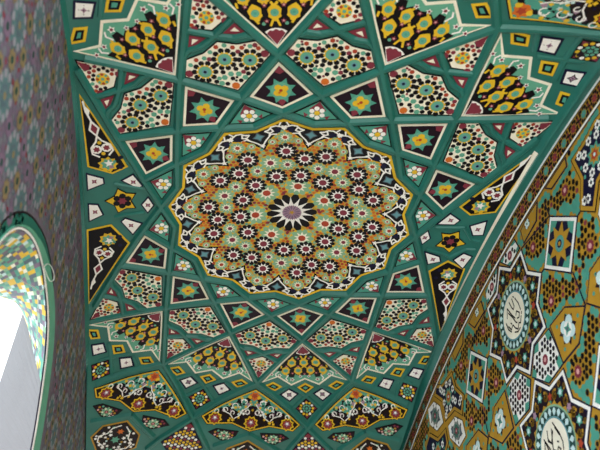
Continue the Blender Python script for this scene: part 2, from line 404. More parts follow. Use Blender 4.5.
# ---------------------------------------------------------------- central medallion
def medallion():
    S = Vault(0); t = Thing('medallion_mosaic', 'large round mosaic medallion with scalloped yellow rim at the crown of the vault', 'mosaic medallion', S, (0, 0))
    P = lambda r, k: (r * math.cos(k * D), r * math.sin(k * D))
    out = [P(1.052 if i % 2 == 0 else .972, i / 2) for i in range(28)]
    rim = t.part('rim', 'thin yellow tile rim'); rim.poly(out, 'yellow', .004, .004)
    band = t.part('border_band', 'dark plum band with white strapwork'); band.poly(inset(out, .022), 'black', .0055)
    lobes = []
    for k in range(14):
        lobes += [P(.945, k), P(.922, k + .08), P(.90, k + .18), P(.868, k + .27), P(.815, k + .36), P(.785, k + .43), P(.748, k + .5),
                  P(.785, k + .57), P(.815, k + .64), P(.868, k + .73), P(.90, k + .82), P(.922, k + .92)]
    field = t.part('mosaic_field', 'golden ground set with small tesserae'); field.poly(lobes, 'yellow', .0075); 
    field.poly(inset(lobes, .012), 'amber', .009)
    for k in range(14):
        # strapwork of one bay: loops left and right of a blue lozenge
        def B(a, b, kk=k + .5): c, s = math.cos(kk * D), math.sin(kk * D); return (a * c - b * s, a * s + b * c)
        band.star(*B(.902, 0), .052, .030, 4, 'slate', .0085, (k + .5) * D); band.star(*B(.902, 0), .038, .020, 4, 'blue', .0093, (k + .5) * D)
        for s in (-1, 1):
            for cv in ([(.80, 0), (.845, s * .035), (.885, s * .078), (.925, s * .098)], [(.885, s * .078), (.905, s * .10), (.895, s * .14)], [(.945, s * .062), (.918, s * .095), (.93, s * .125), (.96, s * .115), (.945, s * .062)],
                       [(.945, s * .085), (.975, s * .12), (.978, s * .16), (.958, s * .195), (.925, s * .215)], [(.975, s * .185), (1.0, s * .205)]):
                band.stroke([B(*p) for p in cv], .0125, 'white', .009)
            band.dot(*B(.925, s * .165), .030, 'navy', .0068, 7)
        band.star(*B(.80, 0), .026, .011, 4, 'white', .0092, (k + .5) * D); band.star(*P(.972, k), .030, .013, 4, 'white', .0092, k * D + PI / 4)
    occupied = [(0, 0, .215)]; R1 = []
    for k in range(14):
        R1 += [('black', .445, k + .5, .091), ('black', .715, k, .091)]
        if k % 2: R1 += [('black', .640, k + .5, .089), ('green', .315, k + .5, .108)]
        else: R1 += [('green', .607, k + .5, .086)]
        R1 += [('green', .868, k, .060), ('green', .565, k, .064), ('green', .83, k + .27, .034), ('green', .83, k - .27, .034)]
    for kind, r, k, rad in R1: occupied.append((*P(r, k), rad * .88))
    # ground tesserae
    dotfill(field, lobes, .0105, .037, ['sage', 'orange', 'rust', 'sage', 'maroon', 'rust', 'leafteal', 'orange'], .0160, [o for o in occupied], 0, 1, 3)
    for i in range(28):
        field.petal(0, 0, .225, .27, .017, (i / 2) * D, 'black', .0112) if i % 2 == 0 else field.petal(0, 0, .215, .262, .016, (i / 2) * D, 'maroon', .0112)
    for k in range(14):
        field.petal(0, 0, .30, .335, .015, k * D, 'maroon', .0112) if k % 2 == 0 else None
        field.dot(*P(.52, k + .5), .016, 'maroon', .0112); pass
    c = t.part('central_rosette', 'fourteen-petalled rosette with black petals, white star and lilac centre')
    c.dot(0, 0, .165, 'white', .0115, 28)
    for i in range(14):
        c.petal(0, 0, .095, .218, .040, (i + .5) * D, 'black', .013)
    c.star(0, 0, .19, .08, 14, 'white', .0138, 0); c = t.part('centre', 'lilac rayed centre', c); c.star(0, 0, .088, .07, 14, 'lilac', .015, D / 2)
    for i in range(14): c.petal(0, 0, .02, .085, .009, i * D, 'mauve', .0162)
    c.star(0, 0, .03, .012, 5, 'gold', .0172)
    for kind, r, k, rad in R1:
        x, y = P(r, k)
        if kind == 'black':
            m = t.part('black_rosette'); m.dot(x, y, rad * .86, 'white', .0124, 12)
            for i in range(11): m.petal(x, y, rad * .42, rad, rad * .235, k * D + i * 2 * PI / 11, 'black', .0132)
            m.dot(x, y, rad * .36, 'maroon', .014, 9)
        else:
            m = t.part('green_rosette'); m.dot(x, y, rad * 1.04, 'yellow', .0109, 12); m.dot(x, y, rad * .7, 'cream', .0118, 10)
            for i in range(10): m.petal(x, y, rad * .38, rad, rad * .25, k * D + i * PI / 5, 'sage', .0122)
            m.dot(x, y, rad * .32, 'rust' if r < .5 or r > .8 else 'maroon', .0130, 8)
    t.done()
medallion()
# ---------------------------------------------------------------- cells of the vault (all coordinates canonical, shared by the 14 directions)
c13, s13 = math.cos(D / 2), math.sin(D / 2)
KITE = [(1.11, 0), (1.2912 * c13, 1.2912 * s13), (1.6205, 0), (1.2912 * c13, -1.2912 * s13)]
TRI = [(1.01, 0), (1.11 * c13, 1.11 * s13), (1.2912, 0), (1.11 * c13, -1.11 * s13)]
DOT = sym([(1.365, 0), (1.595, .32), (1.73, .255), (1.742, .12), (1.80, 0)])
SMALL = sym([(1.88, 0), (1.952, .15), (2.225, 0)])
PINK = [(1.893, .158), (1.842, .06), (1.785, .215)]
STARP = [(1.66, 0), (2.222, .458), (2.155, .285), (2.285, .15), (2.20, 0), (2.285, -.15), (2.155, -.285), (2.222, -.458)]
FP = [(2.35, 0), (2.695, .56), (2.815, .475), (2.80, .205), (2.885, 0), (2.80, -.205), (2.815, -.475), (2.695, -.56)]
YD = [(1.425, .09), (1.53, -.01), (1.745, .02), (1.962, .70)]      # star side is -b
def kite(k):
    S = Vault(k); t = Thing('kite_mosaic', 'white-framed kite panel with yellow flower, %s from the star by the left wall' % where(k), 'tile panel', S, (1.33, 0), 'kite panels around the medallion')
    P = inset(KITE, .038); f = t.part('frame', 'cream tile frame'); f.poly(P, 'cream', .004, .004)
    g = t.part('field', 'near-black ground with maroon corners'); Q = inset(P, .019); g.poly(Q, 'plum', .0055)
    for v, s in ((Q[0], 1), (Q[2], -1)): g.poly([v, (v[0] + s * .05, .034), (v[0] + s * .07, 0), (v[0] + s * .05, -.034)], 'maroon', .0065)
    
    l = t.part('flower', 'teal eight-lobed flower with a yellow heart'); x, y = 1.315, 0
    l.star(x, y, .116, .070, 8, 'teal', .0075, PI / 8); l.dot(x, y, .078, 'leafteal', .0082, 8)
    l = t.part('heart', 'yellow heart with red spots', l)
    for i in range(4): l.dot(x + .034 * math.cos(i * PI / 2 + .6), y + .034 * math.sin(i * PI / 2 + .6), .028, 'yellow', .009, 7)
    l.star(x, y, .048, .03, 5, 'yellow', .0096, .4); l.dot(x + .004, y, .014, 'rust', .0105); l.dot(x - .015, y + .012, .010, 'orange', .0105)
    t.done()
def tri(k):
    S = Vault(k); t = Thing('triangle_mosaic', 'small teal triangle panel with white flower, %s from the left-wall star' % where(k), 'tile panel', S, (1.13, 0), 'triangle panels against the medallion')
    P = inset(TRI, .035); P[0] = (P[0][0] + .006, 0)
    f = t.part('frame', 'black outline'); f.poly(P, 'black', .004, .004)
    g = t.part('field', 'teal ground, maroon at one corner'); Q = inset(P, .008); g.poly(Q, 'teal', .0055)
    v = Q[2]; g.poly([v, (1.16, .062), (1.12, .0), (1.16, -.062)], 'maroon', .0062); g.poly([(1.10, .06), (1.12, .10), (1.075, .085)], 'maroon', .0062) ; g.poly([(1.10, -.06), (1.075, -.085), (1.12, -.10)], 'maroon', .0062)
    l = t.part('flower', 'white six-petal flower with a yellow heart')
    for i in range(6):
        a = i * PI / 3 + .2; l.dot(1.128 + .043 * math.cos(a), .043 * math.sin(a), .0205, 'white', .007, 7); a += PI / 6
        l.dot(1.128 + .040 * math.cos(a), .040 * math.sin(a), .008, 'black', .0066, 5)
    l.dot(1.128, 0, .023, 'yellow', .0078, 8)
    t.done()
def dotted(k):
    S = Vault(k); t = Thing('dotted_mosaic', 'large dotted mosaic panel with three rosettes, %s from the left-wall star' % where(k), 'tile panel', S, (1.62, 0), 'large dotted panels')
    f = t.part('frame', 'black outline'); f.poly(DOT, 'black', .004, .004); Q = inset(DOT, .009)
    g = t.part('mosaic_field', 'white ground with black, teal and maroon dots'); g.poly(Q, 'cream', .0055)
    RO = [(1.592, .165), (1.648, 0), (1.592, -.165)]
    pl = [(x, y, .090) for x, y in RO] + [(1.415, 0, .03)]
    def put(x, y, r, c, n=6):
        if inside((x, y), Q) and edist((x, y), Q) > r * .7 and all(math.dist((x, y), (p, q)) > rr_ + r * .70 for p, q, rr_ in pl): g.dot(x, y, r, c, .0066, n, .3); pl.append((x, y, r))
    for s_ in (1, -1):
        for a, b, r in [(1.757, .075, .030), (1.715, .205, .032), (1.612, .275, .030)]: put(a, b * s_, r, 'maroon', 8)
    for rad, cnt, r, cols in ((.055, 5, .019, ['black']), (.095, 7, .023, ['leafteal']), (.134, 9, .020, ['maroon', 'black']), (.170, 11, .0195, ['leafteal', 'maroon'])):
        for i in range(cnt):
            t_ = (i - (cnt - 1) / 2) * (.58 if rad < .1 else .36 if rad < .14 else .27); put(1.425 + rad * math.cos(t_), rad * math.sin(t_), r, cols[i % len(cols)])
    for x, y in RO:
        for i in range(12): put(x + .112 * math.cos(i * PI / 6 + .2), y + .112 * math.sin(i * PI / 6 + .2), .0185, 'leafteal' if i % 2 else 'rust')
    yy = -.36
    while yy < .36:
        xx = 1.36
        while xx < 1.82: put(xx, yy, .0195, rnd.choice(['teal', 'maroon', 'black', 'maroon', 'leafteal'])); xx += .008
        yy += .009
    for i in range(500): put(rnd.uniform(1.36, 1.82), rnd.uniform(-.34, .34), .0115, rnd.choice(['black', 'maroon', 'black']), 5)
    l = t.part('fan', 'orange fan at the inner corner'); l.dot(1.415, 0, .030, 'orange', .0072, 8)
    for x, y in RO:
        m = t.part('rosette', 'teal rosette in a yellow ring of black dots')
        for i in range(10): m.dot(x + .073 * math.cos(i * PI / 5), y + .073 * math.sin(i * PI / 5), .0215, 'black', .0072, 7)
        m.star(x, y, .062, .050, 10, 'yellow', .0076); m = t.part('centre', 'teal and blue centre', m); m.dot(x, y, .047, 'leafteal', .0084, 14); m.dot(x, y, .024, 'blue', .009, 8); m.dot(x, y, .013, 'navy', .0098, 6)
    t.done()
def small_dotted(k):
    S = Vault(k); t = Thing('spearhead_mosaic', 'small spearhead dotted panel with one yellow rosette, %s from the left-wall star' % where(k), 'tile panel', S, (1.98, 0), 'small spearhead panels')
    P = [(p[0], p[1]) for p in SMALL]; f = t.part('frame', 'black outline'); f.poly(P, 'black', .004, .004); Q = inset(P, .009)
    g = t.part('mosaic_field', 'white ground with dark dots and maroon tip'); g.poly(Q, 'cream', .0055)
    dotfill(g, Q, .0065, .036, ['black', 'maroon', 'black', 'leafteal', 'rust', 'black'], .0165, [(1.985, 0, .062)], .010)
    g.poly([Q[2], (2.12, .034), (2.10, 0), (2.12, -.034)], 'maroon', .007); g.dot(1.93, .105, .024, 'maroon', .007); g.dot(1.93, -.105, .024, 'maroon', .007)
    m = t.part('rosette', 'yellow rosette'); m.dot(1.985, 0, .052, 'yellow', .0074, 10)
    for i in range(8): m.dot(1.985 + .037 * math.cos(i * PI / 4), .037 * math.sin(i * PI / 4), .012, ('leafteal', 'rust')[i % 2], .0082, 6)
    m.dot(1.985, 0, .014, 'leafteal', .0088)
    t.done()
def pink(k, s):
    S = Vault(k); side = 'near' if (s > 0) == (k < 7) else 'far'
    t = Thing('triangle_tile', 'maroon triangle tile, %s side of dotted panel %s from left star' % (side, where(k)), 'tile', S, (1.84, s * .14), 'maroon triangle tiles')
    P = PINK if s > 0 else mirror(PINK)
    f = t.part('frame', 'dark maroon surround'); f.poly(P, 'maroon', .004, .004)
    g = t.part('heart', 'cream triangle'); g.poly(inset(P, .021), 'cream', .0055); t.done()
def leaf(m, x, y, r, h, a=0):
    m.star(x, y, r * 1.25, r * .95, 6, 'yellow', h, a); m.dot(x, y, r * .72, 'leafteal', h + .001, 8, 0, .82); m.dot(x, y, r * .3, 'teal', h + .0016, 6)
def star_panel(k):
    S = Vault(k); t = Thing('arrow_mosaic', 'large white-edged arrowhead panel with yellow leaves, %s from the left-wall star' % where(k), 'tile panel', S, (2.0, 0), 'large arrowhead panels')
    f = t.part('frame', 'cream tile frame'); f.poly(STARP, 'cream', .004, .004); P = inset(STARP, .020)
    g = t.part('field', 'teal ground behind dark leafwork'); g.poly(P, 'leafteal', .0055)
    dk = sym([P[0], (1.97, .235), (2.06, .29), (2.065, .235), (2.105, .225), (2.10, .175), (2.16, .165), (2.165, .115), (2.115, .10), (2.15, .055), (2.13, 0)])
    g.poly(dk, 'black', .0065)
    l = t.part('leaves', 'yellow and teal leaf network')
    def leaf2(a, b, r, an):
        c, s_ = math.cos(an), math.sin(an); el = [(1.5, 0), (1.0, .62), (.55, 1.0), (-.25, .85), (-.62, .95), (-.95, .5), (-1.35, .28), (-1.35, -.28), (-.95, -.5), (-.62, -.95), (-.25, -.85), (.55, -1.0), (1.0, -.62)]
        l.poly([(a + r * (x * c - y * s_), b + r * (x * s_ + y * c)) for x, y in el], 'yellow', .0078); l.dot(a, b, r * .62, 'leafteal', .0088, 9, an, 1.0); l.dot(a, b, r * .25, 'teal', .0094, 6)
    for b in (-.125, 0, .125): leaf2(1.945, b, .046, b * 1.6)
    for b in (-.195, -.065, .065, .195): leaf2(2.06, b, .044, b * 1.4)
    for a, b in [(2.0, -.062), (2.0, .062), (1.995, -.185), (1.995, .185), (2.115, 0), (2.10, .125), (2.10, -.125), (1.885, .055), (1.885, -.055)]:
        l.star(a, b, .022, .010, 5, 'maroon', .0088, b); l.dot(a, b, .008, 'pink', .0096, 5)
    for s_ in (-1, 1):
        for a, b, c, d in [(1.90, .13, 1.87, .11), (1.90, .01, 1.85, .03), (2.02, .02, 1.99, .0), (2.02, .24, 1.99, .235), (2.105, .065, 2.13, .05), (2.10, .195, 2.13, .19)]: l.stroke([(a, s_ * b), (c, s_ * d)], .016, 'yellow', .0074)
        l.dot(1.865, s_ * .075, .014, 'leafteal', .0078)
    w_ = t.part('blossoms', 'small white and maroon blossoms along the zigzag edge')
    for s_ in (-1, 1):
        for a, b, r in [(2.195, .135, .030), (2.125, .262, .026), (2.15, .045, .022), (2.105, .345, .026)]:
            b *= s_; w_.star(a, b, r, r * .5, 5, 'white', .0085, s_); w_.dot(a, b, r * .42, 'maroon', .0095)
        w_.stroke([(2.13, s_ * .175), (2.175, s_ * .20), (2.205, s_ * .185)], .012, 'white', .009); w_.stroke([(2.07, s_ * .27), (2.10, s_ * .305), (2.135, s_ * .30)], .012, 'white', .009)
    tp = t.part('tip', 'maroon tip under a white scallop'); v = P[0]
    wp = [(v[0] + .140 * math.cos(x) , .140 * math.sin(x) * .9) for x in (-.62, -.4, -.2, 0, .2, .4, .62)]
    tp.poly([v] + wp, 'white', .0078); tp.poly([(v[0] + .012, 0)] + [(v[0] + (q[0] - v[0]) * .87 + .004 * (i_ % 2) * 3, q[1] * .84) for i_, q in enumerate(wp)], 'maroon', .0088)
    t.done()
LOZ = [('yellow', 2.287, .338), ('yellow', 2.315, 0), ('yellow', 2.287, -.338), ('white', 2.405, .18), ('white', 2.405, -.18), ('dotted', 2.575, 0)]
def lozenge(k, kind, a, b):
    S = Vault(k); pos = 'outermost' if kind == 'dotted' else 'middle' if b == 0 else ('near-side' if (b > 0) == (k < 7) else 'far-side')
    wds = {'yellow': 'yellow lozenge tile with teal heart, ', 'white': 'white lozenge tile with purple star, ', 'dotted': 'dotted lozenge panel with teal rosette, '}[kind]
    nm = {'yellow': 'yellow_lozenge', 'white': 'white_lozenge', 'dotted': 'dotted_lozenge'}[kind]
    t = Thing(nm, wds + '%s beyond arrowhead %s from left star' % (pos, where(k)), 'tile', S, (a, b), kind + ' lozenge tiles')
    if kind == 'yellow':
        P = [(a - .060, b), (a + .0, b + .088), (a + .075, b), (a, b - .088)]
        if b: sg = 1 if b > 0 else -1; P = [(a - .062, b + sg * .0), (a - .012, b + .105), (a + .062, b - sg * .01), (a + .012, b - .09)] if b > 0 else [(a - .062, b), (a + .012, b + .09), (a + .062, b + .01), (a - .012, b - .105)]
        f = t.part('frame', 'yellow tile frame'); f.poly(P, 'yellow', .004, .004); g = t.part('inlay', 'black inlay with teal heart'); g.poly(inset(P, .019), 'black', .0055); g.poly(inset(P, .036), 'teal', .0065)
    elif kind == 'white':
        P = [(a - .082, b), (a - .005, b + .105), (a + .092, b), (a - .005, b - .105)]; 
        f = t.part('frame', 'navy outline'); f.poly(P, 'navy', .004, .004); g = t.part('field', 'white ground'); g.poly(inset(P, .016), 'white', .0055)
        m = t.part('star', 'purple star'); m.star(a, b, .038, .020, 4, 'plum', .0065, PI / 4); m.star(a, b, .024, .012, 4, 'lilac', .0075, PI / 4); m.dot(a, b, .006, 'plum', .0085)
    else:
        P = [(a - .115, 0), (a, .125), (a + .125, 0), (a, -.125)]; f = t.part('frame', 'black outline'); f.poly(P, 'black', .004, .004); Q = inset(P, .010)
        g = t.part('mosaic_field', 'maroon corners and pale dots'); g.poly(Q, 'plum', .0055)
        for q in Q: g.poly([q, (q[0] + (a - q[0]) * .3 + (q[1]) * .18, q[1] * .7 + (q[0] - a) * .18), (q[0] + (a - q[0]) * .4, q[1] * .6), (q[0] + (a - q[0]) * .3 - q[1] * .18, q[1] * .7 - (q[0] - a) * .18)], 'maroon', .0062)
        m = t.part('rosette', 'ring of white and yellow petals round a teal centre')
        for i in range(12): m.dot(a + .068 * math.cos(i * PI / 6), .068 * math.sin(i * PI / 6), .015, ('yellow', 'white', 'yellow')[i % 3], .0070, 6)
        for i in range(8): m.dot(a + .036 * math.cos(i * PI / 4), .036 * math.sin(i * PI / 4), .013, 'leafteal', .0074, 6)
        m.star(a, 0, .022, .012, 6, 'teal', .0082)
    t.done()
def arabesque(k):
    S = Vault(k); t = Thing('arabesque_mosaic', 'large yellow-edged chevron panel with three golden flowers, %s from the left-wall star' % where(k), 'tile panel', S, (2.65, 0), 'large arabesque panels')
    P = inset(FP, .012); e = t.part('outline', 'thin dark outline'); e.poly(P, 'black', .004, .004)
    f = t.part('frame', 'yellow line'); f.poly(inset(P, .008), 'yellow', .005); Q = inset(P, .022); g = t.part('field', 'dark brown ground with green wash at the top'); g.poly(Q, 'brown', .0062)
    g.poly([Q[0], (2.67, .46), (2.63, .33), (2.59, .27), (2.66, .13), (2.58, .05), (2.58, -.05), (2.66, -.13), (2.59, -.27), (2.63, -.33), (2.67, -.46)], 'teal', .0070)
    for b in (-.39, 0, .39):
        a = 2.725 if b else 2.760; m = t.part('flower', 'golden lobed flower with a maroon heart')
        m.star(a, b, .080, .062, 9, 'yellow', .0085); m = t.part('heart', 'maroon heart with pale bud', m); m.star(a, b, .061, .046, 9, 'brown', .0093); m.star(a, b, .053, .040, 9, 'rust', .0099); m.star(a, b, .042, .031, 7, 'maroon', .0105); m.star(a - .01, b, .034, .018, 5, 'lilac', .0115); m.dot(a - .014, b, .014, 'white', .0122)
    sc = t.part('scrollwork', 'white scrolling stems with dark leaves')
    for s in (-1, 1):
        for a, b, r in [(2.51, .065, .036), (2.53, .15, .036), (2.60, .235, .030), (2.63, .335, .026), (2.655, .045, .026), (2.665, .26, .024), (2.675, .395, .026)]: sc.star(a, s * b, r, r * .7, 5, 'black', .0082, b * 9)
        for a, b, r, a0, a1 in [(2.53, .10, .042, 60, 330), (2.585, .19, .042, 20, 290), (2.63, .29, .034, 20, 290), (2.645, .38, .030, 60, 330), (2.645, .055, .034, 90, 400), (2.66, .21, .026, 60, 330)]:
            sc.stroke([(x, s * y) for x, y in arc(a, b, r * .7, a0, a1, 8)], .009, 'white', .0095)
        sc.stroke([(2.555, s * .03), (2.60, s * .06), (2.635, s * .11), (2.685, s * .13), (2.72, s * .185)], .010, 'white', .0097); sc.stroke([(2.72, s * .20), (2.675, s * .235), (2.65, s * .29), (2.61, s * .31)], .010, 'white', .0097)
        for a, b, r in [(2.735, .20, .022), (2.49, .13, .020), (2.57, .25, .020), (2.72, .23, .014), (2.62, .0, .016), (2.60, .15, .014)]: sc.star(a, s * b, r, r * .6, 6, 'yellow', .0099)
        for a, b, r in [(2.56, .055, .026), (2.60, .14, .020), (2.655, .12, .022)]: sc.star(a, s * b, r, r * .6, 5, 'lilac' if b < .1 else 'bead', .0092)
    r3 = random.Random(11); placed = [(2.725, -.39, .085), (2.76, 0, .085), (2.725, .39, .085), (2.455, 0, .06)]
    for _ in range(900):
        a, b = r3.uniform(2.42, 2.78), r3.uniform(0, .46); r = r3.uniform(.013, .022)
        if inside((a, b), inset(Q, .02)) and all(math.dist((a, b), (p, q)) > r + q_ for p, q, q_ in placed) and all(math.dist((a, -b), (p, q)) > r + q_ for p, q, q_ in placed) and b > r:
            placed += [(a, b, r * .9), (a, -b, r * .9)]; c = r3.choice(['black', 'black', 'white', 'yellow', 'bead', 'lilac', 'navy', 'leafteal', 'white', 'yellow'] if a < 2.70 else ['black', 'navy', 'black', 'yellow'])
            for s in (-1, 1): sc.star(a, s * b, r, r * .65, 4, c, .0089, a * 30)
    tp = t.part('tip', 'orange flower at the apex'); tp.star(2.455, 0, .062, .045, 7, 'orange', .0085); tp.star(2.45, 0, .036, .02, 5, 'rust', .0095)
    for s in (-1, 1): tp.dot(2.47, s * .05, .024, 'yellow', .0087); tp.dot(2.50, s * .07, .024, 'black', .0089)
    t.done()
def lobed(k, s):
    P = [(2.875, .115), (2.85, .36), (2.90, .445), (3.01, .30), (3.02, .17)]; P = P if s > 0 else mirror(P)
    side = 'near' if (s > 0) == (k < 7) else 'far'
    S = Vault(k); t = Thing('lobed_mosaic', 'pale rosette panel, %s side below arabesque panel %s from left star' % (side, where(k)), 'tile panel', S, (2.94, s * .27), 'lobed dotted panels')
    f = t.part('frame', 'dark outline'); f.poly(P, 'black', .004, .004); Q = inset(P, .009); g = t.part('mosaic_field', 'dark ground with pink and white dots'); g.poly(Q, 'plum', .0055)
    x, y = 2.935, s * .27; dotfill(g, Q, .0062, .036, ['pink', 'maroon', 'white', 'gold', 'leafteal'], .014, [(x, y, .06)], .010)
    m = t.part('rosette', 'teal rosette'); m.star(x, y, .066, .05, 10, 'sage', .0072)
    for i in range(10): m.dot(x + .042 * math.cos(i * PI / 5), y + .042 * math.sin(i * PI / 5), .010, 'teal' if i % 2 else 'cream', .008)
    m.dot(x, y, .022, 'maroon', .0085, 7); m.dot(x, y, .01, 'pink', .0092); t.done()
def fan_panel(k):
    P = sym([(2.845, 0), (2.95, .10), (3.16, .235), (3.30, .12), (3.36, 0)]); S = Vault(k)
    t = Thing('fan_mosaic', 'yellow dotted fan panel with maroon tip, beyond %s arrowhead from left-wall star' % where(k), 'tile panel', S, (3.0, 0), 'dotted fan panels')
    f = t.part('frame', 'dark outline'); f.poly(P, 'black', .004, .004); Q = inset(P, .009); g = t.part('mosaic_field', 'rows of yellow and white dots'); g.poly(Q, 'navy', .0055)
    dotfill(g, Q, .0062, .044, ['yellow', 'yellow', 'white', 'yellow', 'maroon', 'white'], .018, [(2.88, 0, .05)], .010)
    m = t.part('tip', 'maroon tip'); m.poly([Q[0], (2.90, .045), (2.925, 0), (2.90, -.045)], 'maroon', .0065); t.done()
def lower_panel(k):
    P = sym([(2.985, 0), (3.12, .22), (3.3, .27), (3.5, .1), (3.5, 0)]); S = Vault(k)
    t = Thing('cartouche_mosaic', 'yellow-edged dark cartouche with white scrolls, below %s arabesque panel from left-wall star' % where(k), 'tile panel', S, (3.15, 0), 'scroll cartouches')
    f = t.part('frame', 'yellow line'); f.poly(P, 'gold', .004, .004); Q = inset(P, .016); g = t.part('field', 'black ground'); g.poly(Q, 'brown', .0055)
    m = t.part('scrollwork', 'white scrolls round a rust flower'); 
    r4 = random.Random(4); put_ = [(3.14, 0, .05), (3.26, 0, .06)]
    for _ in range(500):
        a, b, r = r4.uniform(3.02, 3.48), r4.uniform(.02, .25), r4.uniform(.016, .026)
        if inside((a, b), inset(Q, .022)) and all(math.dist((a, b), (p, q)) > r + q_ for p, q, q_ in put_):
            put_.append((a, b, r)); c = r4.choice(['white', 'white', 'bead', 'gold', 'navy', 'leafteal'])
            for s in (-1, 1): m.star(a, s * b, r, r * .6, 5, c, .0068, a * 20)
    for s in (-1, 1): m.stroke([(3.06, s * .03), (3.12, s * .10), (3.20, s * .12), (3.26, s * .19), (3.34, s * .17), (3.38, s * .08)], .013, 'white', .0074)
    m.star(3.14, 0, .04, .022, 6, 'orange', .0078); m.star(3.26, 0, .05, .03, 6, 'leafteal', .0078); t.done()
def long_panel(k, s):
    """tapering panel beside a star; s = +1 when the star lies on the -b side"""
    S = Vault(k); M = (lambda P: P) if s > 0 else mirror
    side = 'left' if 3 < k < 11 else 'right'; ud = 'above' if k < 7 else 'below'
    t = Thing('tapering_mosaic', 'long tapering yellow-edged panel with white scrolls, %s the %s star' % (ud, side), 'tile panel', S, (1.65, s * .18), 'tapering scroll panels')
    P = M({.5: YD, 6.5: [(1.445, .10), (1.55, .0), (1.76, .03), (1.93, .69)], 7.5: [(1.432, .12), (1.54, -.135), (1.76, -.135), (1.965, .76)], 13.5: [(1.414, .088), (1.508, -.108), (1.71, -.085), (1.955, .765)]}[k]); f = t.part('frame', 'yellow tile frame'); f.poly(P, 'yellow', .004, .004); g = t.part('field', 'black ground'); Q = inset(P, .017); g.poly(Q, 'black', .0055)
    base = {.5: .085, 6.5: .085, 7.5: .02, 13.5: .03}[k]; B = lambda a, b: (a, s * b)
    fl = t.part('flower', 'yellow and teal palmette')
    fl.star(*B(1.605, base + .005), .082, .062, 9, 'yellow', .0065); fl.star(*B(1.605, base + .01), .062, .042, 7, 'leafteal', .0075); fl.star(*B(1.60, base + .02), .042, .018, 5, 'white', .0085); fl.dot(*B(1.575, base - .01), .018, 'lilac', .0088, 7); fl.dot(*B(1.56, base + .05), .014, 'teal', .0088)
    sc = t.part('scrollwork', 'white scrolls with maroon hearts')
    for a, b in [(1.50, .0), (1.66, -.02), (1.52, .10), (1.70, .08)]: fl.dot(*B(a, base + b), .020, 'navy', .0062, 7)
    ax = lambda u, v: B(1.635 + u * .46 + v * .88, base + .06 + u * .88 - v * .46)
    for v in (-.04, .04):
        sc.dot(*ax(.105, v), .043, 'white', .0070, 9); sc.star(*ax(.105, v), .031, .02, 6, 'maroon', .0078)
        sc.stroke([ax(*p) for p in [(.03, v), (.07, v * 2.1), (.13, v * 1.9), (.18, v * .6), (.23, 0)]], .015, 'white', .0075)
    sc.dot(*ax(.055, 0), .018, 'yellow', .0080); sc.dot(*ax(.165, 0), .018, 'yellow', .0080)
    sc.poly([ax(*p) for p in [(.22, 0), (.30, .045), (.39, 0), (.30, -.045)]], 'white', .0072); sc.poly([ax(*p) for p in [(.25, 0), (.30, .027), (.355, 0), (.30, -.027)]], 'maroon', .0080)
    sc.stroke([ax(*p) for p in [(.38, 0), (.47, .012), (.56, .004)]], .015, 'white', .0075); sc.poly([ax(*p) for p in [(.43, .0), (.47, .02), (.52, .0), (.47, -.02)]], 'white', .0076)
    t.done()
def star_group(k):
    S = Vault(k); side = 'left' if k == 7 else 'right'
    P = []; 
    ob = 0 if k == 0 else -.055
    O = [(1.298, .10), (1.482, .165), (1.615, 0), (1.482, -.165), (1.298, -.10)]; I = [(1.395, .105), (1.518, .065), (1.518, -.065), (1.395, -.105), (1.345, 0)]
    for o, i in zip(O, I): P += [o, i]
    P = [(1.43 + (a - 1.43) * .84, b * .84 + ob) for a, b in P]
    t = Thing('star_mosaic', 'yellow five-pointed star panel with purple heart beside the %s wall' % side, 'tile panel', S, (1.43, 0), 'five-pointed star panels')
    f = t.part('frame', 'black outline'); f.poly(P, 'black', .004, .004); g = t.part('field', 'yellow ground'); g.poly(inset(P, .008), 'yellow', .0055)
    m = t.part('flower', 'maroon centre with black petals')
    for i in range(6): m.dot(1.435 + .054 * math.cos(i * PI / 3 + .5), ob + .054 * math.sin(i * PI / 3 + .5), .030, 'black', .0065, 7)
    m.star(1.435, ob, .042, .026, 6, 'maroon', .0075); t.done()
    Dm = [(1.14, 0), (1.197, .10), (1.255, 0), (1.197, -.10)]
    def wtile(P, at, lab):
        t = Thing('white_lozenge', lab, 'tile', S, at, 'white lozenges round the stars')
        f = t.part('frame', 'navy outline'); f.poly(P, 'navy', .004, .004); g = t.part('field', 'white ground'); g.poly(inset(P, .012), 'white', .0055)
        m = t.part('star', 'purple star'); m.star(*at, .030, .014, 4, 'maroon', .0065, PI / 4); m.dot(*at, .009, 'lilac', .0075); t.done()
    if k == 7: Dm = [(1.165, -.012), (1.222, .09), (1.283, -.012), (1.222, -.112)]
    wtile(Dm, (1.197, 0) if k == 0 else (1.222, -.012), 'tiny white diamond tile between the %s star and the medallion' % side)
    for s in (-1, 1):
        ud = ('upper' if s > 0 else 'lower') if k == 0 else ('lower' if s > 0 else 'upper')
        A = [(1.24, s * .165), (1.322, s * .325), (1.44, s * .262), (1.405, s * .195)]; B_ = [(1.53, s * .215), (1.665, s * .31), (1.70, s * .13), (1.60, s * .105)]
        qa, qb = (1.352, s * .245), (1.62, s * .19)
        if k == 7 and s > 0: A = [(1.26, .20), (1.345, .345), (1.455, .18), (1.415, .135)]; B_ = [(1.59, .10), (1.725, .175), (1.725, -.035), (1.635, -.025)]; qa, qb = (1.362, .225), (1.665, .06)
        if k == 7 and s < 0: A = [(1.262, -.22), (1.345, -.35), (1.45, -.275), (1.306, -.18)]; B_ = [(1.58, -.305), (1.725, -.36), (1.725, -.17), (1.575, -.24)]; qa, qb = (1.345, -.262), (1.66, -.27)
        wtile(A if s > 0 else A[::-1], qa, 'white kite tile between the %s star and its %s white-framed kite' % (side, ud))
        wtile(B_ if s > 0 else B_[::-1], qb, 'white kite tile between the %s star and the %s wall, %s of two' % (side, side, ud))
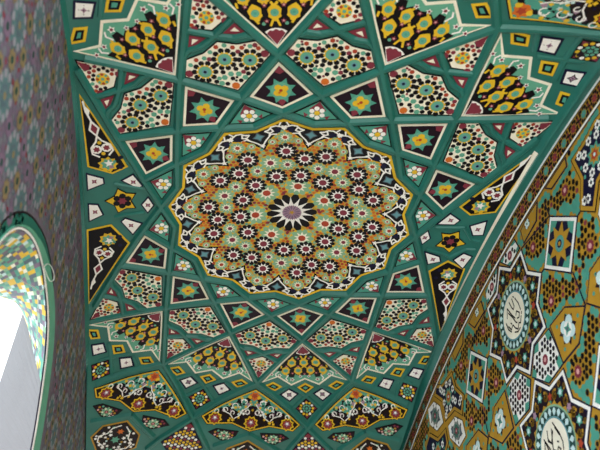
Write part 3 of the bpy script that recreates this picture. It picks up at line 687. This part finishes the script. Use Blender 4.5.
for i in range(14):
    k, h = i, i + .5
    if in_frame(Vault(h), TRI): tri(h)
    if i in (0, 7): star_group(i)
    elif in_frame(Vault(k), KITE): kite(k)
    if h in (.5, 7.5): long_panel(h, 1 )
    elif h in (6.5, 13.5): long_panel(h, -1)
    else:
        if in_frame(Vault(h), DOT): dotted(h)
        if in_frame(Vault(h), SMALL, 0): small_dotted(h)
        for s in (-1, 1):
            if in_frame(Vault(h), PINK if s > 0 else mirror(PINK), 0): pink(h, s)
    if k in (2, 3, 4, 5, 9, 10, 11, 12):
        if in_frame(Vault(k), STARP): star_panel(k)
        for kind, a, b in LOZ:
            if in_frame(Vault(k), [(a - .06, b), (a, b + .07), (a + .06, b), (a, b - .07)], 0): lozenge(k, kind, a, b)
        if in_frame(Vault(k), [(2.9, 0), (3.1, .15), (3.1, -.15)], 0): fan_panel(k)
    if h in (2.5, 3.5, 4.5, 9.5, 10.5, 11.5):
        if in_frame(Vault(h), FP, 0): arabesque(h)
        for s in (-1, 1):
            if in_frame(Vault(h), [(2.9, s * .2), (2.9, s * .4), (3.0, s * .25)], 0): lobed(h, s)
        if in_frame(Vault(h), [(3.02, 0), (3.2, .2), (3.2, -.2)], 0): lower_panel(h)
exec_right = True
# ---------------------------------------------------------------- right wall
SR = WallR()
def zb(u): return zB(u + SR.U0) - SR.V0      # inner edge of the arch border, in wall coordinates
def za(u): return zA(u + SR.U0) - SR.V0
def bstrip(f0, f1, c, h, u0=-2.2, u1=3.6, n=90):
    m = MB(SR)
    for i in range(n):
        a, b = u0 + (u1 - u0) * i / n, u0 + (u1 - u0) * (i + 1) / n
        m.poly([(a, f0(a)), (b, f0(b)), (b, f1(b)), (a, f1(a))], c, h)
    return m
def merge(ms):
    m = MB(SR)
    for x in ms:
        for f, k in zip(x.f, x.mi): m.raw([x.v[i] for i in f], [range(len(f))], x.m[k])
    return m
bt = Thing('arch_border', 'narrow dotted mosaic border between two white lines following the right-hand arch', 'mosaic border', SR, (0, .7))
b1 = bt.part('field', 'gold ground with rosettes')
b1.__dict__.update(bstrip(lambda u: za(u) - .004, lambda u: zb(u) - .012, 'gold', .003).__dict__)
l1 = bt.part('white_line'); l1.__dict__.update(merge([bstrip(lambda u: za(u) + .004, lambda u: za(u) - .020, 'white', .006), bstrip(lambda u: za(u) - .02, lambda u: za(u) - .028, 'navy', .0055)]).__dict__)
l2 = bt.part('white_line'); l2.__dict__.update(merge([bstrip(lambda u: zb(u) + .012, lambda u: zb(u) - .008, 'white', .006), bstrip(lambda u: zb(u) - .008, lambda u: zb(u) - .018, 'navy', .0055)]).__dict__)
b2 = bt.part('rosettes', 'alternating maroon and teal rosettes')
i = 0; u = -2.0
while u < 3.2:
    v = (za(u) - .024 + zb(u) + .008) / 2; hw = (za(u) - zb(u)) / 2 - .034
    c = ('maroon', 'teal')[i % 2]
    for j in range(10): b2.dot(u + hw * .98 * math.cos(j * PI / 5), v + hw * .98 * math.sin(j * PI / 5), .0135, 'black', .0045)
    b2.star(u, v, hw * .78, hw * .5, 8, c, .0048); b2.dot(u, v, .012, 'rust' if c == 'maroon' else 'blue', .0056)
    um = u + .072; vm = (za(um) - .024 + zb(um) + .008) / 2
    for q in (-.9, -.45, 0, .45, .9): b2.dot(um, vm + q * hw, .0145, ('black', 'maroon', 'black')[int(abs(q) * 2.3) % 3], .0045)
    for du in (.036, .108):
        ud = u + du; vd = (za(ud) - .024 + zb(ud) + .008) / 2
        for q in (-.95, -.62, .62, .95): b2.dot(ud, vd + q * hw, .0135, ('maroon', 'black')[abs(q) > .8], .0042)
    u += .144; i += 1
bt.done()
def octagram(R_, rot=0): return [((R_ if i % 2 == 0 else R_ * .765) * math.cos(rot + PI * i / 8), (R_ if i % 2 == 0 else R_ * .765) * math.sin(rot + PI * i / 8)) for i in range(16)]
def at(P, x, y): return [(x + a, y + b) for a, b in P]
SHAPES = []
def curl(m, x, y, r, a0, d, c, h, wd=.014): m.stroke(spiral(x, y, r, a0, .95, d, 9), wd, c, h)
def name_star(u, v, which, lab):
    O = at(octagram(.54), u, v); SHAPES.append(O)
    t = Thing('star_mosaic', lab, 'tile panel', SR, (u, v), 'eight-pointed calligraphy stars')
    e = t.part('outline', 'navy outline'); e.poly(O, 'navy', .003, .003); f = t.part('frame', 'white line'); f.poly(at(octagram(.525), u, v), 'white', .005)
    g = t.part('field', 'dark ground with golden scrolls and pale blossoms'); g.poly(at(octagram(.490), u, v), 'navy', .006); g.poly(at(octagram(.468), u, v), 'plum', .0064)
    for i in range(8):
        a = PI * i / 4; x, y = u + .375 * math.cos(a), v + .375 * math.sin(a)
        g.star(x, y, .042, .026, 6, 'teal', .0075, a); g.dot(x, y, .020, 'bead', .0085, 7)
        for s in (-1, 1):
            ax, ay = u + .345 * math.cos(a + s * .2), v + .345 * math.sin(a + s * .2); curl(g, ax, ay, .036, a, s, 'gold', .0072, .020)
            ax, ay = u + .43 * math.cos(a + s * .075), v + .43 * math.sin(a + s * .075); curl(g, ax, ay, .022, a + PI, -s, 'gold', .0072, .012)
        a2 = a + PI / 8; g.star(u + .335 * math.cos(a2), v + .335 * math.sin(a2), .034, .02, 5, 'lilac' if i % 2 else 'rust', .0074, a2); g.dot(u + .295 * math.cos(a2), v + .295 * math.sin(a2), .018, 'teal', .0074)
    u -= .018; w_ = t.part('scalloped_ring', 'golden scalloped ring'); w_.star(u, v, .305, .275, 24, 'gold', .0078); w_.dot(u, v, .275, 'sage', .0086, 36); w_.dot(u, v, .262, 'slate', .0094, 36)
    b = t.part('bead_ring', 'ring of pale oval beads'); b.ring(u, v, .195, .257, 'ribdark', .0102, 36)
    for i in range(24):
        a = 2 * PI * i / 24; b.petal(u, v, .198, .256, .0235, a, 'bead', .0112)
    d = t.part('disc', 'white disc with black calligraphy'); d.dot(u, v, .197, 'blue', .0115, 40); d.dot(u, v, .184, 'cream', .0122, 40)
    c = t.part('calligraphy', 'black flowing Arabic script', d)
    S1 = [[(-.09, .04), (-.055, .10), (-.02, .02), (.01, -.03)], [(-.055, .06), (-.02, .0), (.005, -.06), (.02, -.075)], [(-.01, .12), (.005, .06), (.02, .035), (.04, .05), (.035, .115)], [(.055, .12), (.066, .105)], [(.075, .09), (.10, .03), (.105, -.03)],
          [(-.12, .02), (-.11, -.04), (-.08, -.08)], [(-.10, -.02), (-.075, -.065), (-.04, -.05), (-.02, -.09), (.01, -.12), (.04, -.09), (.06, -.105), (.09, -.07)], [(.03, -.02), (.05, .0), (.08, -.035), (.06, -.06), (.035, -.05)], [(-.04, -.11), (0, -.135), (.04, -.13)], [(-.06, -.02), (-.05, -.035)], [(.10, -.06), (.11, -.05)]]
    S2 = [[(-.125, -.01), (-.10, .05), (-.085, .075), (-.06, -.02), (-.075, -.06)], [(-.09, .09), (-.05, .01), (-.055, -.05)], [(-.05, .06), (-.01, .02), (.02, .10)], [(-.03, .115), (-.045, .07), (-.02, .03), (.03, .085)], [(0, .05), (-.02, -.01), (.01, -.03)], [(.05, .125), (.09, .04), (.10, -.02), (.085, -.06)], [(.06, .09), (.085, .03)], [(.045, .01), (.06, -.0)],
          [(-.11, -.05), (-.07, -.10), (-.01, -.07), (.03, -.10), (.08, -.08)], [(.02, -.04), (.04, -.02), (.06, -.045), (.035, -.06), (.02, -.04)], [(-.04, -.12), (.0, -.14), (.05, -.125)]]
    for st in (S1, S2)[which]: c.stroke([(u - x * 1.15, v + y * 1.15) for x, y in st], .0115, 'black', .0132)     # seen with y running to the picture's left
    t.done()
name_star(0, 0, 0, 'upper eight-pointed white-edged star with calligraphy disc on the right wall')
name_star(-.04, -1.12, 1, 'lower eight-pointed white-edged star with calligraphy disc on the right wall')
def square(u, v, lab, r=.278):
    P = [(u + r, v), (u, v + r), (u - r, v), (u, v - r)]; SHAPES.append(P)
    t = Thing('square_mosaic', lab, 'tile panel', SR, (u, v), 'white-edged square panels')
    e = t.part('outline', 'navy outline'); e.poly(P, 'navy', .003, .003); f = t.part('frame', 'white frame'); f.poly(inset(P, .011), 'white', .0045); g = t.part('field', 'navy and teal ground'); Q = inset(P, .037); g.poly(Q, 'navy', .0055)
    for i in range(4):
        a, b = Q[i], Q[(i + 1) % 4]; c = ((a[0] * .82 + u * .18), (a[1] * .82 + v * .18)); g.poly([a, (a[0] * .72 + b[0] * .28, a[1] * .72 + b[1] * .28), (a[0] * .6 + u * .4, a[1] * .6 + v * .4), (a[0] * .72 + Q[i - 1][0] * .28, a[1] * .72 + Q[i - 1][1] * .28)], 'teal', .0062)
    m = t.part('rosette', 'golden eight-pointed rosette with blue heart'); m.star(u, v, .165, .09, 8, 'gold', .0068, PI / 4)
    m.dot(u, v, .062, 'teal', .0076, 12); m.star(u, v, .055, .035, 8, 'blue', .0084); m.dot(u, v, .032, 'navy', .009, 8); m.dot(u, v, .018, 'gold', .0098); t.done()
square(-.845, 0, 'white-edged square panel on its point, right of the upper calligraphy star')
square(.845, 0, 'white-edged square panel on its point, left of the upper calligraphy star')
square(-.85, -1.12, 'white-edged square panel at the right picture edge beside the lower calligraphy star')
def quatrefoil(m, u, v, h, s=1):
    m.star(u, v, .115 * s, .075 * s, 8, 'plum', h, .2); 
    for i in range(4): m.dot(u + .052 * s * math.cos(i * PI / 2 + PI / 4), v + .052 * s * math.sin(i * PI / 2 + PI / 4), .046 * s, 'bead', h + .001, 9)
    m.dot(u, v, .055 * s, 'white', h + .0016, 8); m.star(u, v, .05 * s, .022 * s, 4, 'teal', h + .0024, PI / 4); m.dot(u, v, .016 * s, 'slate', h + .003)
def golden(P, q, lab, s=1, pct=True):
    SHAPES.append(P); t = Thing('golden_mosaic', lab, 'tile panel', SR, q, 'golden pentagon panels')
    e = t.part('outline', 'navy outline'); e.poly(P, 'navy', .003, .003); g = t.part('field', 'golden yellow ground'); I = inset(P, .012); g.poly(I, 'gold', .0045)
    for p in I:
        x, y = p[0] * .62 + q[0] * .38, p[1] * .62 + q[1] * .38
        g.dot(x, y, .016 * s, 'teal', .0055, 6)
    m = t.part('blossom', 'white four-lobed blossom with teal heart'); quatrefoil(m, q[0], q[1], .006, s); t.done()
G1 = lambda s, v0=0: [(s * .42, -.392 + v0), (s * .655, -.405 + v0), (s * .865, -.56 + v0), (s * .67, -.725 + v0), (s * .43, -.72 + v0)]
def fix(P): return P if area2(P) > 0 else P[::-1]
golden(fix(G1(-1)), (-.61, -.56), 'golden pentagon with white blossom right of the two calligraphy stars')
golden(fix(G1(1)), (.61, -.56), 'golden pentagon with white blossom left of the two calligraphy stars')
G2 = lambda s: [(s * .875, -.56), (s * 1.02, -.405), (s * 1.32, -.395), (s * 1.42, -.56), (s * 1.3, -.72), (s * 1.02, -.72)]
golden(fix(G2(-1)), (-1.13, -.56), 'golden panel with white blossom cut by the right picture edge')
golden(fix(G2(1)), (1.13, -.56), 'golden panel with white blossom at the bottom, below the two white hexagons')
GT = lambda s: [(s * .44, .515), (s * .56, .535), (s * .775, .515), (s * .68, .387), (s * .43, .382)]
for s, l in ((1, 'small golden panel with white blossom under the border, left of the upper calligraphy star'), (-1, 'small golden panel with white blossom under the border, right of upper calligraphy star')):
    golden([(a, min(b, zb(a) - .022)) for a, b in fix(GT(s))], (s * .56, .475), l, .42)
def sliver(s, lab):
    P = fix([(s * .90, zb(s * .9) - .022), (s * 1.24, zb(s * 1.24) - .022), (s * 1.215, .40), (s * .97, .425)]); SHAPES.append(P)
    t = Thing('golden_sliver', lab, 'tile', SR, (s * 1.05, .44), 'golden slivers under the border'); e = t.part('outline', 'navy outline'); e.poly(P, 'navy', .003, .003); g = t.part('field', 'golden ground'); g.poly(inset(P, .011), 'gold', .0045); t.done()
sliver(1, 'plain golden sliver under the arch border above the left square panel'); sliver(-1, 'plain golden sliver under the arch border above the right square panel')
def checker(P, q, lab):
    P = fix(P); SHAPES.append(P); t = Thing('checker_mosaic', lab, 'tile panel', SR, q, 'black and white dotted hexagons')
    e = t.part('outline', 'navy outline'); e.poly(P, 'navy', .003, .003); g = t.part('mosaic_field', 'white ground with black dots and teal corners'); I = inset(P, .010); g.poly(I, 'white', .0045)
    for p in I: 
        d = math.dist(p, q); x, y = p[0] + (q[0] - p[0]) * .05 / d * .8, p[1] + (q[1] - p[1]) * .05 / d * .8
        n = I[(I.index(p) + 1) % len(I)]; o = I[I.index(p) - 1]
        g.poly([p, (p[0] + (n[0] - p[0]) * .26, p[1] + (n[1] - p[1]) * .26), (p[0] + (q[0] - p[0]) * .36, p[1] + (q[1] - p[1]) * .36), (p[0] + (o[0] - p[0]) * .26, p[1] + (o[1] - p[1]) * .26)], 'teal', .0052)
    av_ = [(p[0] + (q[0] - p[0]) * .16, p[1] + (q[1] - p[1]) * .16, .045) for p in I]
    dotfill(g, I, .0058, .046, ['black', 'black', 'navy', 'black', 'black'], .0195, [(q[0], q[1], .055)] + av_, .014)
    m = t.part('rosette', 'maroon ring with pink heart'); m.dot(q[0], q[1], .040, 'maroon', .0058, 10); m.dot(q[0], q[1], .018, 'pink', .0066, 7); t.done()
for s, l in ((-1, 'right'), (1, 'left')):
    checker([(s * .405, -.40), (s * .165, -.385), (s * .008, -.556), (s * .17 - .03, -.728), (s * .42 - .02, -.72)], (s * .235 - .01, -.56), 'black and white dotted hexagon between the two calligraphy stars, %s side' % l)
    checker([(s * .02, .555), (s * .33, .535), (s * .365, .40), (s * .15, .39)], (s * .2, .47), 'black and white dotted triangle under the border above the upper star, %s side' % l)
def hexw(P, q, lab):
    P = fix(P); SHAPES.append(P); t = Thing('white_hexagon', lab, 'tile panel', SR, q, 'white hexagons with grey rosettes'); e = t.part('outline', 'golden outline'); e.poly(P, 'gold', .003, .003); e.poly(inset(P, .016), 'brown', .004)
    f = t.part('field', 'white ground'); f.poly(inset(P, .024), 'white', .005); m = t.part('rosette', 'grey-green lobed rosette')
    Q = inset(P, .075); m.poly([x for i in range(len(Q)) for x in (Q[i], ((Q[i][0] + Q[(i + 1) % len(Q)][0]) / 2 * .9 + q[0] * .1, (Q[i][1] + Q[(i + 1) % len(Q)][1]) / 2 * .9 + q[1] * .1))], 'slate', .006)
    m.star(*q, .10, .075, 8, 'grey', .0068); m.star(*q, .075, .05, 8, 'tealdk', .0076); m.star(*q, .045, .025, 6, 'maroon', .0084); m.dot(*q, .014, 'pink', .009)
    for i in range(8): m.dot(q[0] + .115 * math.cos(i * PI / 4), q[1] + .115 * math.sin(i * PI / 4), .014, 'plum', .0076)
    t.done()
HA = lambda s: [(s * 1.872, .384), (s * 2.087, .405), (s * 2.10, .205), (s * 1.933, .042), (s * 1.708, .026), (s * 1.727, .243)]
HB = lambda s: [(s * 1.437, -.03), (s * 1.656, -.02), (s * 1.66, -.171), (s * 1.48, -.362), (s * 1.27, -.343), (s * 1.28, -.16)]
hexw(HA(1), (1.905, .215), 'white hexagon with grey rosette tucked under the arch border at lower left of the wall')
hexw(HB(1), (1.463, -.185), 'white hexagon with grey rosette, lower right of the two touching hexagons')
hexw(HB(-1), (-1.463, -.185), 'white hexagon cut by the right picture edge beside the right square panel')
def flowers(P, q, lab, pts):
    P = fix(P); SHAPES.append(P); t = Thing('navy_mosaic', lab, 'tile panel', SR, q, 'navy flower panels'); e = t.part('frame', 'golden frame'); e.poly(P, 'black', .003, .003); e.poly(inset(P, .008), 'gold', .004)
    f = t.part('field', 'navy ground'); I = inset(P, .038); f.poly(I, 'navy', .005)
    m = t.part('rosette', 'golden and red central rosette'); m.star(*q, .10, .065, 8, 'teal', .006); m.star(*q, .07, .045, 8, 'gold', .0068); m.star(*q, .045, .028, 6, 'rust', .0076); m.dot(*q, .015, 'bead', .0084)
    b = t.part('blossoms', 'small white blossoms with teal leaves')
    for x, y in pts:
        if inside((x, y), I):
            for i in range(6): b.dot(x + .023 * math.cos(i * PI / 3), y + .023 * math.sin(i * PI / 3), .0125, 'white', .0065)
            b.dot(x, y, .010, 'navy', .0073)
    for i in range(12):
        x, y = q[0] + .17 * math.cos(i * PI / 6 + .3), q[1] + .17 * math.sin(i * PI / 6 + .3)
        if inside((x, y), I): b.dot(x, y, .016, 'teal', .006)
    t.done()
NV = lambda s: [(s * 1.62, .40), (s * 1.765, .49), (s * 1.85, .40), (s * 1.69, .245), (s * 1.69, .03), (s * 1.43, .0), (s * 1.285, -.135), (s * 1.155, .005), (s * 1.30, .18), (s * 1.32, .36)]
NV2 = lambda s: [(s * 1.62, .40), (s * 1.80, .36), (s * 1.95, .2), (s * 1.72, .02), (s * 1.43, .0), (s * 1.285, -.135), (s * 1.155, .005), (s * 1.28, .18), (s * 1.27, .40), (s * 1.46, .385)]
pt = lambda s: [(s * (1.50 + r * math.cos(i * PI / 4)), .2 + r * math.sin(i * PI / 4)) for r in (.125, .19) for i in range(8)] + [(s * 1.28, 0), (s * 1.24, .02), (s * 1.66, .37), (s * 1.72, .42)]
flowers(NV(1), (1.50, .19), 'navy panel of white blossoms between the white hexagons and the left square panel', pt(1))
flowers(NV2(-1), (-1.50, .19), 'navy panel of white blossoms with golden frame in the upper right corner of the wall', pt(-1))
flowers([(1.70, -.02), (1.93, .0), (2.13, .16), (2.3, .1), (2.35, -.15), (2.1, -.3), (1.9, -.28), (1.70, -.18)], (1.98, -.12), 'navy panel of white blossoms at the bottom edge below the white hexagons', [(1.98 + .14 * math.cos(i * PI / 4), -.12 + .14 * math.sin(i * PI / 4)) for i in range(8)])
# dotted golden ground between the panels, part of the wall
gd = MB(SR); RO = [(s * x, y) for s in (-1, 1) for x, y in [(1.10, .275), (.53, .255), (.53, -.262), (1.12, -.275), (.56, -.86), (1.12, -.86), (.53, -1.40), (1.62, -.52), (1.95, -.5), (1.12, -1.40), (1.75, -.95), (1.75, -1.5), (2.2, .0), (2.1, -1.0), (.56, -1.95), (1.12, -1.95), (0, -2.0), (1.7, -2.05), (2.35, -.5)]]
def dshape(q):
    m = 9
    for P in SHAPES:
        if inside(q, P): return -1
        xs = [p[0] for p in P]
        if min(xs) - .2 < q[0] < max(xs) + .2: m = min(m, edist(q, P))
    return m
RO = [q for q in RO if dshape(q) > .03]
sp = .0505; j = 0; y = -2.6
while y < .75:
    x = -2.6 + (sp / 2 if j % 2 else 0); i = 0
    while x < 3.2:
        q = (x, y); px = pxof(SR.w(q, 0))
        if -120 < px[0] < 800 and -120 < px[1] < 640 and y < zb(x) - .035:
            d = dshape(q); dr = min(math.dist(q, r) for r in RO)
            if d > .016 and dr > .095:
                if d < .040 or (d < .085 and (math.sin(x * 11) + math.sin(y * 13 + 1)) > .35): gd.dot(x, y, .031, 'teal', .002 + .0001 * (j % 3), 6, PI / 6)
                elif dr < .135 or (i + j) % 5: gd.dot(x, y, .0205, 'black', .0035, 6, 0, 1.12)
                else: gd.dot(x, y, .019, 'maroon', .0035)
        x += sp; i += 1
    y += sp * .866; j += 1
for x, y in RO:
    for i in range(10): gd.dot(x + .072 * math.cos(i * PI / 5), y + .072 * math.sin(i * PI / 5), .0175, 'black', .0035)
    gd.star(x, y, .05, .036, 10, 'maroon', .0042); gd.dot(x, y, .019, 'pink', .005, 8)
o = gd.build('mosaic_ground', wr); o['kind'] = 'structure'
# thin dark lines joining the star points
ln = MB(SR)
for P in [[(.0, .54), (.06, .62)], [(0, .54), (-.06, .62)], [(.54, 0), (.57, 0)], [(-.54, 0), (-.57, 0)], [(-.845, .278), (-.845, .40)], [(-1.12, 0), (-1.155, 0)], [(.865, -.56), (.865, -.28)], [(-.865, -.56), (-.865, -.28)], [(.38, .38), (.845, .278)], [(-.38, .38), (-.845, .278)]]: ln.stroke(P, .014, 'navy', .0045)
o = ln.build('joint_lines', wr); o['kind'] = 'structure'
# ---------------------------------------------------------------- left wall mosaic
SL = WallL(); lm = MB(SL)
def free(q):
    if q[1] > zLo(q[0]) - .02: return False
    P = AO + [(AO[-1][0], -9), (AO[0][0], -9)]
    return not inside(q, P) and edist(q, AO) > .1
rr = random.Random(5); A0, B0 = .36, .335; row = 0; z = -3.2
while z < 0:
    y = -3.6 + (A0 / 2 if row % 2 else 0)
    while y < 4.4:
        for kind, dy, dz in (('w', 0, 0), ('y', A0 / 2, 0), ('y', A0 / 4, B0 / 2 ), ('y', -A0 / 4, B0 / 2)):
            q = (y + dy, z + dz); p = pxof(SL.w(q, 0))
            if not free(q) or not (-200 < p[0] < 200 and -200 < p[1] < 640): continue
            if kind == 'w':
                lm.dot(*q, .125, 'paleteal', .002, 12)
                for i in range(10): lm.dot(q[0] + .105 * math.cos(i * PI / 5), q[1] + .105 * math.sin(i * PI / 5), .025, 'mist', .003, 6, i * PI / 5)
                lm.star(*q, .075, .048, 10, 'slate', .003); lm.star(*q, .046, .026, 8, 'paleteal', .004); lm.dot(*q, .022, 'olive', .005)
            else:
                lm.star(*q, .063, .047, 8, 'olive' if rr.random() < .75 else 'mauve', .0035); lm.dot(*q, .022, 'ribdark', .0045, 8)
                for i in range(8): lm.dot(q[0] + .078 * math.cos(i * PI / 4), q[1] + .078 * math.sin(i * PI / 4), .014, 'mauve' if i % 2 else 'palewall', .0028)
        y += A0
    z += B0 / 1; row += 1
sp = .06; j = 0; z = -3.0
while z < 0:
    y = -3.4 + (sp / 2 if j % 2 else 0)
    while y < 4.3:
        q = (y, z); p = pxof(SL.w(q, 0))
        if -120 < p[0] < 160 and -120 < p[1] < 560 and free(q): lm.dot(y, z, .019, rr.choice(['mauve', 'paleteal', 'mauve', 'palewall', 'slate', 'maroon']), .0012)
        y += sp
    z += sp * .9; j += 1
o = lm.build('mosaic_ground', wl); o['kind'] = 'structure'
# arch surround of the left opening
def archband(P, d0, d1, h0, h1, c, S=SL):
    m = MB(S); n = len(P)
    def off(i, d):
        a, b = P[max(0, i - 1)], P[min(n - 1, i + 1)]; L = math.dist(a, b); return (P[i][0] - (b[1] - a[1]) / L * d, P[i][1] + (b[0] - a[0]) / L * d)
    for i in range(n - 1):
        q = [off(i, d0(i)), off(i, d1(i)), off(i + 1, d1(i + 1)), off(i + 1, d0(i + 1))]; W = [S.w(q[0], h0), S.w(q[1], h1), S.w(q[2], h1), S.w(q[3], h0)]
        m.raw(W, [(0, 1, 2, 3)], c); m.raw([W[0], W[3], S.w(q[3], 0), S.w(q[0], 0)], [(0, 1, 2, 3)], c); m.raw([W[1], W[2], S.w(q[2], -.0), S.w(q[1], -.0)], [(0, 1, 2, 3)], c)
    return m
at_ = Thing('arch_surround', 'pale teal glazed surround of the small pointed arch opening in the left wall', 'arch surround', SL, (0, -1.3))
def tab(T):
    def f(i):
        if i <= T[0][0]: return T[0][1]
        for (a, x), (b, y) in zip(T[:-1], T[1:]):
            if i <= b: return x + (y - x) * (i - a) / (b - a)
        return T[-1][1]
    return f
wt = tab([(9, .012), (18, .022), (24, .05), (30, .12), (36, .18), (40, .215), (46, .24)]); wd = tab([(18, .062), (27, .06), (31, .04), (35, .004), (60, .003)]); wl_ = tab([(18, .010), (30, .018), (40, .032)])
for nm, a, b, h0, h1, c, l in (('glazed_band', lambda i: wl_(i) * 1.5, wt, .008, .012, 'leafteal', 'pale teal glazed band'), ('dark_band', wt, lambda i: wt(i) + wd(i), .003, .003, 'tealdk', 'dark green outer band'), ('dark_line', lambda i: wt(i) + wd(i), lambda i: wt(i) + wd(i) + .014, .004, .004, 'plum', 'purple line'),
                               ('dark_line', lambda i: wl_(i), lambda i: wl_(i) * 1.5, .007, .007, 'navy', 'navy line'), ('white_line', lambda i: -wl_(i) * .1, wl_, .009, .009, 'white', 'white line'), ('dark_line', lambda i: -wl_(i) * .5, lambda i: -wl_(i) * .1, .004, .004, 'navy', 'navy line')):
    m = at_.part(nm, l); m.__dict__.update(archband(AI, a, b, h0, h1, c).__dict__)
# tiled soffit of the arch, rising outwards, and the plain plastered jamb below it
def resample(P, n):
    L = [0]
    for i in range(1, len(P)): L.append(L[-1] + math.dist(P[i - 1], P[i]))
    return [lerpP(P, L, L[-1] * i / n) for i in range(n + 1)]
js = min(range(61), key=lambda i: math.dist(AI[i], (.457, -1.577)) + (0 if AI[i][0] > 0 else 9))
NEAR = resample(AI[:js + 1], 60); FAR = resample([(-1.35, -2.9), (-1.2, -2.3), (-.75, -1.75), (-.25, -1.3), (.10, -1.09), (.30, -.97), (.55, -.79), (.9, -.62)], 60)
XF = -2.13
rr2 = random.Random(3)
rv = at_.part('tiled_reveal', 'soffit with teal, yellow and navy leaf tiles'); NS = 16
def Pt(ii, ss): t = ss / NS; a, b = NEAR[ii], FAR[ii]; return (-1.70 + (XF + 1.70) * t, a[0] + (b[0] - a[0]) * t, ZC + a[1] + (b[1] - a[1]) * t)
PAT = ['tyynst', 'ttyysn', 'lnttyy', 'llsttb', 'yylntt', 'nyyslt']; KEY = dict(t='teal', y='yellow', n='navy', s='slate', l='leafteal', b='bead')
for i in range(60):
    for s in range(NS): rv.raw([Pt(i, s), Pt(i + 1, s), Pt(i + 1, s + 1), Pt(i, s + 1)], [(0, 1, 2, 3)], rr2.choice(['teal', 'leafteal', 'sage', 'slate', 'bead', 'teal', 'mauve'] if (i // 2 + s // 2) % 3 else ['yellow', 'yellow', 'cream', 'slate']))
jb = at_.part('plaster_jamb', 'plain grey plastered jamb'); NJ = resample(AI[js:], 24)
zj = [-.62 + (-2.9 + .62) * i / 24 for i in range(25)]
for i in range(24):
    n0, n1 = NJ[i], NJ[i + 1]; jb.raw([(-1.70, n0[0], ZC + n0[1]), (-1.70, n1[0], ZC + n1[1]), (XF, .9, ZC + zj[i + 1]), (XF, .9, ZC + zj[i])], [(0, 1, 2, 3)], 'plaster')
at_.done()
# cable looped over the arch surround
def tube(m, P, r, c, n=6):
    rows = []
    for i, p in enumerate(P):
        d = (Vector(P[min(i + 1, len(P) - 1)]) - Vector(P[max(0, i - 1)])).normalized(); u = d.cross(Vector((1, 0, .3))).normalized(); v = d.cross(u)
        rows.append([Vector(p) + r * (math.cos(2 * PI * k / n) * u + math.sin(2 * PI * k / n) * v) for k in range(n)])
    V = [q for r_ in rows for q in r_]; m.raw(V, [(i * n + k, i * n + (k + 1) % n, (i + 1) * n + (k + 1) % n, (i + 1) * n + k) for i in range(len(P) - 1) for k in range(n)], c)
def catmull(P, k=5):
    O = []
    for i in range(len(P) - 1):
        p0, p1, p2, p3 = P[max(0, i - 1)], P[i], P[i + 1], P[min(len(P) - 1, i + 2)]
        for j in range(k):
            t = j / k; O.append(tuple(.5 * (2 * b + (c - a) * t + (2 * a - 5 * b + 4 * c - d) * t * t + (3 * b - a - 3 * c + d) * t ** 3) for a, b, c, d in zip(p0, p1, p2, p3)))
    return O + [P[-1]]
cm = MB(SL)
for pts in ([(43, 268), (47, 264), (51, 266), (54, 274), (53.5, 280), (50, 281), (47, 275), (44, 268), (45, 285), (41, 292), (38, 302), (38, 318), (36, 330)], [(41, 292), (32, 286), (25, 283), (21, 280)], [(36, 330), (38, 340), (40, 348), (37, 357), (36, 364)]):
    P = []
    for q in pts: y, z = ray(*q, -1.665); P.append((-1.665, y, ZC + z))
    tube(cm, catmull(P), .0028, 'cable')
co = cm.build('hanging_cable'); co['label'] = 'thin pale cable looped over the edge of the left arch opening'; co['category'] = 'cable'
